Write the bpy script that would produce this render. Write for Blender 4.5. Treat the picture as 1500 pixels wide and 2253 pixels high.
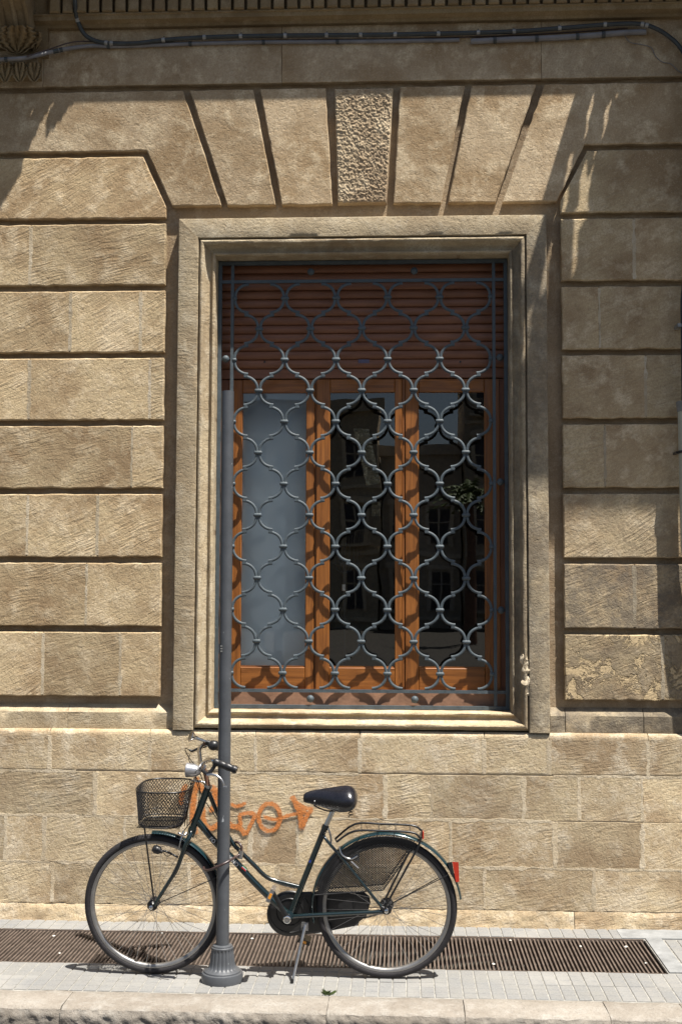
import bpy, math, random
import numpy as np
from mathutils import Vector, Matrix, noise
random.seed(7)
D2R = math.pi/180
for o in list(bpy.data.objects): bpy.data.objects.remove(o)
scene = bpy.context.scene
COL = scene.collection

# ------------------------------------------------------------------ camera, sky, sun, exposure
FPX, YAW, PITCH, ROLL = 2700.0, -.049, .0665, .0035
CAM = Vector((0, -7.0, 1.835))
r0 = Vector((math.cos(YAW), -math.sin(YAW), 0))
fw = Vector((math.sin(YAW)*math.cos(PITCH), math.cos(YAW)*math.cos(PITCH), math.sin(PITCH)))
u0 = r0.cross(fw)
RT = r0*math.cos(ROLL) + u0*math.sin(ROLL)
UP = -r0*math.sin(ROLL) + u0*math.cos(ROLL)
cd = bpy.data.cameras.new('camera'); cam = bpy.data.objects.new('camera', cd); COL.objects.link(cam)
cd.sensor_fit = 'VERTICAL'; cd.sensor_height = 36; cd.sensor_width = 24; cd.lens = FPX/2253*36
cd.clip_start = .05; cd.clip_end = 2000
M = Matrix((RT, UP, -fw)).transposed().to_4x4(); M.translation = CAM
cam.matrix_world = M
scene.camera = cam

SA, SB = .31, .265            # a metre of drop moves a shadow .31 m left and .265 m towards the wall
SUN_EL = math.atan2(1, math.hypot(SA, SB))
world = bpy.data.worlds.new('World'); scene.world = world; world.use_nodes = True
wn = world.node_tree.nodes; wl = world.node_tree.links
sky = wn.new('ShaderNodeTexSky'); sky.sky_type = 'NISHITA'; sky.sun_disc = False
sky.sun_elevation = SUN_EL; sky.sun_rotation = math.atan2(SA, -SB)
sky.air_density = 1.0; sky.dust_density = 2.0; sky.ozone_density = 1.0
wl.new(sky.outputs[0], wn['Background'].inputs[0]); wn['Background'].inputs[1].default_value = .05
sl = bpy.data.lights.new('sun', 'SUN'); sl.energy = 5.0; sl.angle = .5*D2R; sl.color = (1, .95, .87)
sun = bpy.data.objects.new('sun', sl); COL.objects.link(sun)
sun.rotation_euler = Vector((SA, -SB, 1)).to_track_quat('Z', 'Y').to_euler(); sun.location = (3, -4, 9)
vs = scene.view_settings
vs.view_transform = 'Standard'; vs.look = 'None'; vs.gamma = 1; vs.use_curve_mapping = False
vs.exposure = 1.0

# ------------------------------------------------------------------ measuring helpers: a sight line meets a real plane
def ray(px, py): return fw*FPX + RT*(px-750) + UP*(1126.5-py)
def W(px, py, y=0.):
    v = ray(px, py); return CAM + v*((y-CAM.y)/v.y)
def G(px, py, z=0.):
    v = ray(px, py); return CAM + v*((z-CAM.z)/v.z)
LEAN = 3*D2R
BU = Vector((0, -math.sin(LEAN), math.cos(LEAN))); BN = Vector((0, -math.cos(LEAN), -math.sin(LEAN)))
BO = Vector((0, -.985, 0))
def B(px, py, o=0.):          # point on the leaning plane of the bicycle, o metres towards the street
    v = ray(px, py); return CAM + v*((o - BN.dot(CAM-BO))/BN.dot(v))
def Q(s, t, o=0.): return BO + Vector((s, 0, 0)) + BU*t + BN*o

# ------------------------------------------------------------------ mesh helpers
class MB:
    def __init__(s): s.v = []; s.f = []
    def add(s, vs, fs):
        n = len(s.v); s.v += [Vector(p) for p in vs]; s.f += [tuple(i+n for i in f) for f in fs]; return s
    def box(s, x0, x1, y0, y1, z0, z1):
        return s.add([(x, y, z) for x in (x0, x1) for y in (y0, y1) for z in (z0, z1)],
            [(0,1,3,2), (4,6,7,5), (0,4,5,1), (2,3,7,6), (0,2,6,4), (1,5,7,3)])
    def bbox(s, x0, x1, y0, y1, z0, z1, b):      # box with chamfered front (towards -y) edges
        s.box(x0, x1, y0+b, y1, z0, z1)
        n = len(s.v)-8
        s.f = s.f[:-6] + [f for f in s.f[-6:]]
        s.f.pop(-4)                               # drop the old front face
        a = [(x0+b, y0, z0+b), (x1-b, y0, z0+b), (x1-b, y0, z1-b), (x0+b, y0, z1-b)]
        m = len(s.v); s.v += [Vector(p) for p in a]
        o = [n+0, n+4, n+5, n+1]
        for k in range(4):
            s.f.append((o[k], o[(k+1) % 4], m+(k+1) % 4, m+k))
        s.f.append((m, m+1, m+2, m+3))
        return s
    def prism(s, poly, y0, y1):                  # polygon in x,z
        n = len(poly)
        s.add([(p[0], y0, p[1]) for p in poly]+[(p[0], y1, p[1]) for p in poly],
            [tuple(range(n)), tuple(range(2*n-1, n-1, -1))]+[(i, i+n, (i+1) % n+n, (i+1) % n) for i in range(n)]); return s
    def tube(s, path, r, seg=8, closed=False, caps=True, flat=1.0, ref=None):
        P = [Vector(p) for p in path]; n = len(P)
        R = r if isinstance(r, (list, tuple)) else [r]*n
        T = []
        for i in range(n):
            if closed: t = P[(i+1) % n]-P[i-1]
            else: t = P[min(i+1, n-1)]-P[max(i-1, 0)]
            T.append(t.normalized() if t.length > 1e-9 else Vector((0, 0, 1)))
        a = Vector(ref) if ref else (Vector((0, 1, 0)) if abs(T[0].y) < .8 else Vector((1, 0, 0)))
        nn = (a-T[0]*a.dot(T[0])).normalized(); base = len(s.v)
        for i in range(n):
            nn = (nn-T[i]*nn.dot(T[i]))
            nn = nn.normalized() if nn.length > 1e-6 else T[i].orthogonal().normalized()
            bb = T[i].cross(nn)
            for k in range(seg):
                an = 2*math.pi*(k+.5)/seg
                s.v.append(P[i]+nn*(R[i]*flat*math.cos(an))+bb*(R[i]*math.sin(an)))
        m = n if closed else n-1
        for i in range(m):
            for k in range(seg):
                a0 = base+i*seg+k; a1 = base+i*seg+(k+1) % seg
                b0 = base+((i+1) % n)*seg+k; b1 = base+((i+1) % n)*seg+(k+1) % seg
                s.f.append((a0, a1, b1, b0))
        if caps and not closed:
            s.f.append(tuple(base+k for k in range(seg-1, -1, -1)))
            s.f.append(tuple(base+(n-1)*seg+k for k in range(seg)))
        return s
    def lathe(s, c, ax, prof, seg=24, mod=None, closed=False):     # prof: (radius, along axis)
        c = Vector(c); ax = Vector(ax).normalized(); e1 = ax.orthogonal().normalized(); e2 = ax.cross(e1)
        base = len(s.v); n = len(prof)
        for (r, h) in prof:
            for k in range(seg):
                a = 2*math.pi*k/seg; rr = r*(mod(a, h) if mod else 1)
                s.v.append(c+ax*h+e1*(rr*math.cos(a))+e2*(rr*math.sin(a)))
        for i in range(n if closed else n-1):
            for k in range(seg):
                j = (i+1) % n
                s.f.append((base+i*seg+k, base+i*seg+(k+1) % seg, base+j*seg+(k+1) % seg, base+j*seg+k))
        if not closed:
            s.f.append(tuple(base+k for k in range(seg-1, -1, -1))); s.f.append(tuple(base+(n-1)*seg+k for k in range(seg)))
        return s
    def ball(s, c, r, sx=1, sy=1, sz=1, seg=12):
        c = Vector(c); base = len(s.v); h = seg//2
        for i in range(h+1):
            th = math.pi*i/h
            for k in range(seg):
                a = 2*math.pi*k/seg
                s.v.append(c+Vector((r*sx*math.sin(th)*math.cos(a), r*sy*math.sin(th)*math.sin(a), r*sz*math.cos(th))))
        for i in range(h):
            for k in range(seg):
                s.f.append((base+i*seg+k, base+(i+1)*seg+k, base+(i+1)*seg+(k+1) % seg, base+i*seg+(k+1) % seg))
        return s
    def grid(s, rows):                            # rows of points -> quads
        base = len(s.v); n = len(rows[0])
        for r in rows: s.v += [Vector(p) for p in r]
        for i in range(len(rows)-1):
            for k in range(n-1):
                a = base+i*n+k; s.f.append((a, a+1, a+n+1, a+n))
        return s
ORG = {}
def mkmesh(name, mb, mat, org, smooth):
    me = bpy.data.meshes.new(name)
    me.from_pydata([tuple(v-org) for v in mb.v], [], mb.f); me.validate()
    if mat: me.materials.append(mat)
    if smooth:
        me.polygons.foreach_set('use_smooth', [True]*len(me.polygons)); me.set_sharp_from_angle(angle=smooth*D2R)
    import bmesh
    bm = bmesh.new(); bm.from_mesh(me); bmesh.ops.remove_doubles(bm, verts=bm.verts, dist=1e-6)
    bmesh.ops.recalc_face_normals(bm, faces=bm.faces); bm.to_mesh(me); bm.free()
    me.update(); return me
def props(o, label=None, cat=None, group=None, kind=None, **kw):
    if label: o['label'] = label
    if cat: o['category'] = cat
    if group: o['group'] = group
    if kind: o['kind'] = kind
    for k, v in kw.items(): o[k] = v
    return o
def part(name, mb, mat, parent=None, smooth=0, org=None, **kw):
    if parent: po = ORG[parent.name]
    else: po = Vector((0, 0, 0))
    if org is None:
        a = np.array([tuple(v) for v in mb.v]); lo = a.min(0); hi = a.max(0)
        org = Vector(((lo[0]+hi[0])/2, (lo[1]+hi[1])/2, lo[2]))
    org = Vector(org)
    o = bpy.data.objects.new(name, mkmesh(name, mb, mat, org, smooth)); COL.objects.link(o)
    o.parent = parent; o.location = org-po; ORG[o.name] = org
    return props(o, **kw)
def thing(name, loc, **kw):
    o = bpy.data.objects.new(name, None); COL.objects.link(o); o.location = loc; o.empty_display_size = .1
    ORG[o.name] = Vector(loc); return props(o, **kw)
def sub(name, loc, parent):
    o = bpy.data.objects.new(name, None); COL.objects.link(o); o.parent = parent; o.location = Vector(loc)-ORG[parent.name]
    ORG[o.name] = Vector(loc); return o
def inst(src, name, loc, parent, **kw):           # another piece sharing src's mesh data
    o = src.copy(); o.name = name; COL.objects.link(o); o.parent = parent
    o.location = Vector(loc)-(ORG[parent.name] if parent else Vector((0, 0, 0))); ORG[o.name] = Vector(loc); return props(o, **kw)
def cr(pts, n=6, closed=False):
    P = [Vector(p) for p in pts]; out = []; m = len(P)
    for i in range(m if closed else m-1):
        if closed: a, b, c, d = P[i-1], P[i], P[(i+1) % m], P[(i+2) % m]
        else: a, b, c, d = P[max(i-1, 0)], P[i], P[i+1], P[min(i+2, m-1)]
        for k in range(n):
            t = k/n
            out.append(.5*((2*b)+(c-a)*t+(2*a-5*b+4*c-d)*t*t+(3*b-a-3*c+d)*t**3))
    if not closed: out.append(P[-1])
    return out

# ------------------------------------------------------------------ materials
def nodes(name):
    m = bpy.data.materials.new(name); m.use_nodes = True; nt = m.node_tree
    return m, nt.nodes, nt.links, nt.nodes['Principled BSDF']
class NG:
    def __init__(s, n, l): s.n = n; s.l = l
    def new(s, t, **kw):
        o = s.n.new(t)
        for k, v in kw.items(): setattr(o, k, v)
        return o
    def put(s, inp, val):
        if hasattr(val, 'is_output') or isinstance(val, bpy.types.NodeSocket): s.l.new(val, inp)
        elif isinstance(val, (tuple, list)) and len(val) == 3 and inp.type == 'RGBA': inp.default_value = (*val, 1)
        else: inp.default_value = val
    def noise(s, vec, scale, detail=4, rough=.55, dist=0):
        o = s.new('ShaderNodeTexNoise'); s.put(o.inputs['Vector'], vec); o.inputs['Scale'].default_value = scale
        o.inputs['Detail'].default_value = detail; o.inputs['Roughness'].default_value = rough; o.inputs['Distortion'].default_value = dist
        return o.outputs['Fac']
    def vor(s, vec, scale, feat='F1'):
        o = s.new('ShaderNodeTexVoronoi', feature=feat); s.put(o.inputs['Vector'], vec); o.inputs['Scale'].default_value = scale
        return o.outputs['Distance']
    def mapr(s, v, a, b, c=0, d=1):
        o = s.new('ShaderNodeMapRange'); s.put(o.inputs[0], v); o.inputs[1].default_value = a; o.inputs[2].default_value = b
        o.inputs[3].default_value = c; o.inputs[4].default_value = d; return o.outputs[0]
    def math(s, op, a, b=0):
        o = s.new('ShaderNodeMath', operation=op); s.put(o.inputs[0], a); s.put(o.inputs[1], b); return o.outputs[0]
    def mix(s, f, a, b, bt='MIX'):
        o = s.new('ShaderNodeMix', data_type='RGBA', blend_type=bt)
        s.put(o.inputs[0], f); s.put(o.inputs[6], a); s.put(o.inputs[7], b); return o.outputs[2]
    def bump(s, h, dist, strength=1, nrm=None):
        o = s.new('ShaderNodeBump'); s.put(o.inputs['Height'], h); o.inputs['Distance'].default_value = dist
        o.inputs['Strength'].default_value = strength
        if nrm is not None: s.l.new(nrm, o.inputs['Normal'])
        return o.outputs['Normal']
    def mapping(s, vec, rot=(0, 0, 0), scale=(1, 1, 1)):
        o = s.new('ShaderNodeMapping'); s.put(o.inputs[0], vec); s.put(o.inputs['Rotation'], rot); o.inputs['Scale'].default_value = scale
        return o.outputs[0]
def stone(name, base=(.545, .43, .262), dark=(.31, .215, .12), light=(.70, .58, .40), ang=.40, chisel=1., pit=.5, grain=1., per=True, erode=0):
    m, n, l, p = nodes(name); g = NG(n, l)
    pos = g.new('ShaderNodeNewGeometry').outputs['Position']
    oi = g.new('ShaderNodeObjectInfo').outputs['Random']
    off = g.new('ShaderNodeVectorMath', operation='MULTIPLY_ADD')
    cx = g.new('ShaderNodeCombineXYZ'); [g.put(cx.inputs[i], oi) for i in range(3)]
    l.new(cx.outputs[0], off.inputs[0]); off.inputs[1].default_value = (17, 9, 13) if per else (0, 0, 0); l.new(pos, off.inputs[2])
    v = off.outputs[0]
    ry = g.math('MULTIPLY_ADD', oi, .35); ry.node.inputs[2].default_value = ang-.17
    rot = g.new('ShaderNodeCombineXYZ'); g.put(rot.inputs[1], ry)
    wob = g.noise(v, 3.5, 2)
    cv = g.mapping(g.mapping(v, rot.outputs[0]), (0, 0, 0), (9, 9, 74))
    wv = g.new('ShaderNodeVectorMath', operation='ADD'); l.new(cv, wv.inputs[0])
    wc = g.new('ShaderNodeCombineXYZ'); g.put(wc.inputs[2], g.math('MULTIPLY', wob, 5)); l.new(wc.outputs[0], wv.inputs[1])
    ch = g.noise(wv.outputs[0], 1, 3, .6)
    ch = g.mapr(ch, .3, .68)
    big = g.noise(v, 2.2, 4, .6)
    med = g.noise(v, 9, 5, .65)
    fine = g.noise(v, 95, 3, .7)
    area = g.math('MULTIPLY', g.mapr(g.noise(v, 4.1, 3), .38, .62, .1, 1.1), g.mapr(g.math('FRACT', g.math('MULTIPLY', oi, 7.3)), 0, 1, .5, 1.25))      # tooling fades in and out
    pits = g.mapr(g.noise(v, 60, 4, .75), .34, .5)
    c = g.mix(g.mapr(big, .40, .62), base, dark)
    c = g.mix(g.mapr(med, .50, .70, 0, .85), c, light)
    c = g.mix(g.mapr(g.noise(v, 3.1, 6, .72, .4), .56, .66, 0, .55), c, light)
    c = g.mix(g.mapr(g.noise(v, 6.3, 6, .8), .60, .70, 0, .5), c, dark)
    c = g.mix(g.mapr(fine, .42, .70, .0, .7), c, dark)
    c = g.mix(g.mapr(g.noise(v, 170, 2, .7), .56, .72, .0, .5), c, light)
    c = g.mix(g.mapr(ch, 0, .6, .42*chisel, 0), c, dark)
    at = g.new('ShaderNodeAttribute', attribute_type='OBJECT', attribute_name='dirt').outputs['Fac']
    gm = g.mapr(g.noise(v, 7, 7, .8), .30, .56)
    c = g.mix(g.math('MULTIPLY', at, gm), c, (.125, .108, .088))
    at2 = g.new('ShaderNodeAttribute', attribute_type='OBJECT', attribute_name='tone').outputs['Fac']
    c2 = g.new('ShaderNodeHueSaturation'); g.put(c2.inputs['Color'], c); g.put(c2.inputs['Value'], g.math('ADD', at2, g.mapr(oi, 0, 1, .9, 1.08)))
    l.new(c2.outputs[0], p.inputs['Base Color'])
    p.inputs['Roughness'].default_value = .92; p.inputs['Specular IOR Level'].default_value = .2
    b = g.bump(g.math('MULTIPLY', ch, area), .0035*chisel+.0001, .9)
    b = g.bump(pits, .003*pit+.0001, .8, b)
    b = g.bump(g.mapr(g.noise(v, 26, 5, .75), .30, .46), .0045*pit+.0001, .8, b)
    b = g.bump(med, .010, .7, b)
    if erode:
        em = g.mapr(g.noise(v, 8, 5, .75, .6), .50, .56); b = g.bump(em, -.012, .9, b)
        c = g.mix(g.math('MULTIPLY', em, .8), c2.outputs[0], (.60, .46, .27)); l.new(c, p.inputs['Base Color'])
    b = g.bump(fine, .0016*grain, .9, b)
    l.new(b, p.inputs['Normal']); return m
S_ERODE = stone('eroded_limestone', erode=1)
S_BLOCK = stone('tooled_limestone')
S_VOUS = stone('voussoir_limestone', ang=1.25, chisel=.55, pit=.5, base=(.50, .395, .265))
S_PLINTH = stone('plinth_limestone', base=(.61, .50, .325), dark=(.36, .26, .155), light=(.72, .63, .48), ang=.2, chisel=.8, pit=.55, grain=1.1)
S_TRIM = stone('moulding_limestone', base=(.50, .41, .27), dark=(.33, .25, .155), light=(.62, .54, .40), ang=.1, chisel=.35, pit=.5, per=True)
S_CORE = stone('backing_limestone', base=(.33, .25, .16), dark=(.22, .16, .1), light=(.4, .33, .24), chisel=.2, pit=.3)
S_CORN = stone('cornice_limestone', base=(.25, .185, .10), dark=(.17, .12, .065), light=(.31, .24, .15), chisel=.1, pit=.2)  # dirt and the vignette's dimness are both put into this base colour
S_MORT = stone('pale_mortar', base=(.58, .49, .35), dark=(.45, .36, .24), light=(.66, .58, .45), chisel=0, pit=.6)
S_ROUGH = stone('vermiculated_stone', base=(.44, .35, .23), dark=(.3, .22, .14), chisel=0, pit=0, grain=1.5)
S_KERB = stone('kerb_limestone', base=(.33, .30, .26), dark=(.24, .21, .175), light=(.39, .37, .335), chisel=.1, pit=.5, grain=1.2)

def simple(name, col, rough=.5, metal=0, spec=.5, var=.25, nscale=30, bump=.0005, bscale=60, coat=0, coldark=None, edge=None):
    m, n, l, p = nodes(name); g = NG(n, l)
    v = g.new('ShaderNodeNewGeometry').outputs['Position']
    nz = g.noise(v, nscale, 5, .6)
    dk = coldark or tuple(c*(1-var) for c in col); lt = tuple(min(1, c*(1+var)) for c in col)
    c = g.mix(g.mapr(nz, .3, .7), dk, lt)
    if edge: # chips and scratches of another colour
        th, ecol, es = edge
        c = g.mix(g.mapr(g.noise(g.mapping(v, (0, 0, 0), (1, 1, .35)), es, 3), th, th+.02), c, ecol)
    l.new(c, p.inputs['Base Color'])
    g.put(p.inputs['Roughness'], g.mapr(nz, .2, .8, max(0, rough-.08), min(1, rough+.1)))
    p.inputs['Metallic'].default_value = metal; p.inputs['Specular IOR Level'].default_value = spec
    p.inputs['Coat Weight'].default_value = coat; p.inputs['Coat Roughness'].default_value = .06
    if bump: l.new(g.bump(g.noise(v, bscale, 4), bump*4, .6), p.inputs['Normal'])
    return m
IRON = simple('grey_painted_iron', (.058, .076, .088), .6, 0, .5, .22, 22, .0006, 55, edge=(.74, (.25, .29, .33), 60))
POLE = simple('grey_pole_paint', (.070, .075, .083), .42, 0, .5, .15, 12, .0002, 80, edge=(.715, (.4, .42, .44), 55))
RUST = simple('rusty_grate_iron', (.105, .080, .064), .75, 0, .3, .35, 14, .0008, 90)
PIT = simple('dark_pit', (.02, .016, .013), .9)
CABLE = simple('black_conduit', (.03, .036, .038), .45, 0, .5, .3, 20, .0005)
CABLE2 = simple('grey_conduit', (.17, .165, .17), .6, 0, .4, .25, 12, .0006)
STRAP = simple('zinc_strap', (.28, .28, .27), .45, .5, .5, .3)
BEIGE = simple('beige_pipe_paint', (.42, .41, .33), .45, 0, .5, .12, 8)
GREYP = simple('grey_collar_paint', (.2, .2, .19), .5)
NAVY = simple('dark_downpipe', (.03, .035, .05), .45)
FRAME = simple('dark_green_bicycle_paint', (.0045, .013, .014), .18, 0, .6, .1, 20, 0, coat=1)
FENDER = simple('teal_fender_paint', (.007, .030, .036), .2, .3, .6, .15, 8, 0, coat=1)
BLACK = simple('black_steel', (.012, .012, .013), .35, 0, .5, .2, 30, .0001)
PLAST = simple('black_plastic', (.014, .014, .015), .42, 0, .5, .2, 30, .0002)
RUBBER = simple('tyre_rubber', (.022, .02, .022), .68, 0, .35, .25, 60, .0006, 220)
LEATH = simple('black_vinyl_saddle', (.010, .010, .014), .27, 0, .6, .2, 30, .0002, 200)
CHROME = simple('chrome', (.62, .62, .62), .16, 1, .5, .08, 25, 0)
ALU = simple('aluminium', (.55, .55, .56), .34, 1, .5, .1, 25, 0)
RIM = simple('dull_grey_rim', (.27, .265, .26), .42, .8, .5, .1, 25, 0)
SILVERP = simple('silver_lamp_paint', (.5, .5, .52), .28, .75, .5, .06, 20, 0)
RED = simple('red_reflector', (.5, .03, .01), .2, 0, .6, .1, 40, 0, coat=1)
AMBER = simple('amber_reflector', (.7, .28, .03), .25)
BROWN = simple('rusty_stem', (.16, .08, .05), .5, .2)
LOCKC = simple('brown_cable_lock', (.05, .03, .028), .35, 0, .6, .2)
WHITE = simple('white_lettering', (.65, .65, .65), .4)
GREEN = simple('green_stripe', (.02, .25, .08), .4)
REDS = simple('red_stripe', (.55, .03, .03), .4)
WAX = simple('white_wax', (.7, .68, .62), .5)
LEAF = simple('weed_green', (.08, .12, .03), .6, var=.4, nscale=80)
SILVER = simple('crinkled_silver_foil', (.5, .48, .40), .22, 1, .5, .6, 60, .002, 90)
def wood(name, a, b, rough=.35, vert=True):
    m, n, l, p = nodes(name); g = NG(n, l)
    v = g.new('ShaderNodeNewGeometry').outputs['Position']
    at = g.new('ShaderNodeAttribute', attribute_type='OBJECT', attribute_name='horiz').outputs['Fac']
    mv = g.mapping(v, (0, 0, 0), (38, 20, 2.2)); mh = g.mapping(v, (0, 0, 0), (2.2, 20, 38))
    mm = g.new('ShaderNodeMix', data_type='VECTOR'); g.put(mm.inputs[0], at); l.new(mv, mm.inputs[4]); l.new(mh, mm.inputs[5])
    gr = g.noise(mm.outputs[1], 1.4, 5, .6, .8)
    c = g.mix(g.mapr(gr, .32, .7), a, b)
    c = g.mix(g.mapr(g.noise(v, 6, 3), .4, .7, 0, .4), c, tuple(x*.6 for x in a))
    l.new(c, p.inputs['Base Color']); p.inputs['Roughness'].default_value = rough
    l.new(g.bump(gr, .0008, .6), p.inputs['Normal']); return m
WOOD = wood('varnished_pine', (.34, .128, .03), (.14, .048, .012))
WOODD = wood('shutter_wood', (.25, .105, .052), (.16, .06, .03), .5)
def glassm():
    m, n, l, p = nodes('window_glass'); g = NG(n, l); n.remove(p)
    v = g.new('ShaderNodeNewGeometry').outputs['Position']
    tr = g.new('ShaderNodeBsdfTransparent'); tr.inputs[0].default_value = (.93, .94, .93, 1)
    gl = g.new('ShaderNodeBsdfGlossy'); gl.inputs['Roughness'].default_value = .0
    nb = g.bump(g.noise(v, 2.6, 1), .0012, .5); l.new(nb, gl.inputs['Normal'])
    geo = g.new('ShaderNodeNewGeometry'); dt = g.new('ShaderNodeVectorMath', operation='DOT_PRODUCT')
    l.new(geo.outputs['Normal'], dt.inputs[0]); l.new(geo.outputs['Incoming'], dt.inputs[1])
    k5 = g.math('POWER', g.math('SUBTRACT', 1, g.math('ABSOLUTE', dt.outputs['Value'])), 5)
    fr = g.math('MULTIPLY_ADD', k5, .85); fr.node.inputs[2].default_value = .12      # two panes of one double-glazed unit
    mx = g.new('ShaderNodeMixShader'); g.put(mx.inputs[0], fr); l.new(tr.outputs[0], mx.inputs[1]); l.new(gl.outputs[0], mx.inputs[2])
    l.new(mx.outputs[0], n['Material Output'].inputs[0]); return m
GLASS = glassm()
def filmglass():
    m = GLASS.copy(); m.name = 'frosted_window_glass'; n, l = m.node_tree.nodes, m.node_tree.links
    mx = next(x for x in n if x.type == 'MIX_SHADER'); tr = next(x for x in n if x.type == 'BSDF_TRANSPARENT')
    ts = n.new('ShaderNodeBsdfTranslucent'); ts.inputs[0].default_value = (.84, .89, .92, 1); m2 = n.new('ShaderNodeMixShader'); m2.inputs[0].default_value = .68
    l.new(tr.outputs[0], m2.inputs[1]); l.new(ts.outputs[0], m2.inputs[2]); l.new(m2.outputs[0], mx.inputs[1]); return m
FROST = filmglass()
CURT = simple('blue_grey_blind', (.30, .35, .40), .85, 0, .1, .04, 3, .0003, 200)
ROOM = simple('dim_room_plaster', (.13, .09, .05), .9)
def paving():
    m, n, l, p = nodes('cement_tile'); g = NG(n, l)
    v = g.new('ShaderNodeNewGeometry').outputs['Position']; oi = g.new('ShaderNodeObjectInfo').outputs['Random']
    c = g.mix(oi, (.185, .182, .17), (.26, .252, .235))
    c = g.mix(g.mapr(g.noise(v, 1.6, 5, .7), .45, .6, 0, .55), c, (.155, .15, .142))
    c = g.mix(g.mapr(g.noise(v, 5, 5, .65), .4, .7), c, (.165, .168, .17))
    c = g.mix(g.mapr(g.noise(v, 110, 3), .35, .7, 0, .45), c, (.30, .295, .28))
    c = g.mix(g.mapr(g.vor(v, 3.1), .045, .03), c, (.10, .09, .085))
    l.new(c, p.inputs['Base Color']); p.inputs['Roughness'].default_value = .85
    l.new(g.bump(g.noise(v, 120, 3), .002, .7), p.inputs['Normal']); return m
TILE = paving()
GROUT = simple('tile_grout', (.285, .275, .25), .95, 0, .2, .35, 20)
CEM = simple('cement_patch', (.235, .24, .24), .9, 0, .2, .25, 9, .001, 60)
ROAD = simple('asphalt', (.055, .053, .05), .9, 0, .3, .3, 40, .002, 90)
PIAZ = simple('piazza_paving', (.07, .065, .055), .9, 0, .3, .2, 2, .001, 30)
def spray():
    m, n, l, p = nodes('orange_spray_paint'); g = NG(n, l)
    v = g.new('ShaderNodeNewGeometry').outputs['Position']
    uv = g.new('ShaderNodeUVMap'); uv.uv_map = 'edge'; sp = g.new('ShaderNodeSeparateXYZ'); l.new(uv.outputs[0], sp.inputs[0])
    e = g.math('ADD', sp.outputs[0], g.mapr(g.noise(v, 45, 6, .8), .3, .7, -.5, .3))
    al = g.mapr(e, .08, .6); al = g.math('MULTIPLY', al, g.mapr(g.noise(v, 120, 3), .35, .55, .55, .95))
    l.new(g.mix(g.noise(v, 14), (.62, .18, .035), (.58, .24, .07)), p.inputs['Base Color']); p.inputs['Roughness'].default_value = .8
    g.put(p.inputs['Alpha'], al); l.new(g.bump(g.noise(v, 90, 3), .004, .8), p.inputs['Normal']); return m
SPRAY = spray()

# ------------------------------------------------------------------ ground: road, pavement, kerb, grate
def structure(name, mb, mat, **kw): return part(name, mb, mat, None, kind='structure', **kw)
structure('road', MB().box(-200, 200, -14, -1.53, -.6, -.13), ROAD)
structure('piazza', MB().box(-300, 300, -400, -14.002, -.6, -.12), PIAZ)
GY0, GY1 = -.83, -.245            # grate, street edge and wall edge
GX1 = G(1455, 2120).x
KY = -1.265
bed = MB().box(-6, 6, KY, GY0, -.5, -.004).box(-6, 6, GY1, -.02, -.5, -.004).box(GX1+.0, 6, GY0, GY1, -.5, -.004)
pav = structure('pavement', bed, GROUT, org=(0, -.6, -.5))
TS = .2
def tile_mesh(nx, ny, w, d):
    mb = MB(); g = .0028
    for i in range(nx):
        for j in range(ny):
            x0, x1 = w*i/nx+g, w*(i+1)/nx-g; y0, y1 = d*j/ny+g, d*(j+1)/ny-g; b = .003
            mb.add([(x0, y0, -.0025), (x1, y0, -.0025), (x1, y1, -.0025), (x0, y1, -.0025),
                    (x0+b, y0+b, 0), (x1-b, y0+b, 0), (x1-b, y1-b, 0), (x0+b, y1-b, 0)],
                   [(4,5,6,7), (0,1,5,4), (1,2,6,5), (2,3,7,6), (3,0,4,7)])
    return mb
def tiles(x0, y0, nx, ny, w, d, mx=3, my=3):
    src = None
    for i in range(nx):
        for j in range(ny):
            loc = Vector((x0+i*w, y0+j*d, .001*random.uniform(-1, 1)))
            if src is None:
                src = part('paving_tile', tile_mesh(mx, my, w, d), TILE, pav, org=(0, 0, 0)); src.location = loc-ORG[pav.name]
            else:
                o = src.copy(); COL.objects.link(o); o.parent = pav; o.location = loc-ORG[pav.name]
            (src if i == j == 0 else o).rotation_euler = (random.uniform(-.003, .003), random.uniform(-.003, .003), 0)
tiles(-2.9, KY+.012, 27, 2, .195, (GY0-KY-.015)/2)
tiles(-2.9, GY1+.012, 21, 1, .195, .195)
tiles(GX1+.10, GY0, 3, 3, .195, .195)
part('cement_patch', MB().box(GX1+.006, GX1+.09, GY0+.01, -.06, -.003, .003), CEM, pav)
part('cement_patch', MB().box(GX1-.12, GX1+.9, GY1+.015, -.036, -.003, .0035), CEM, pav)
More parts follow.
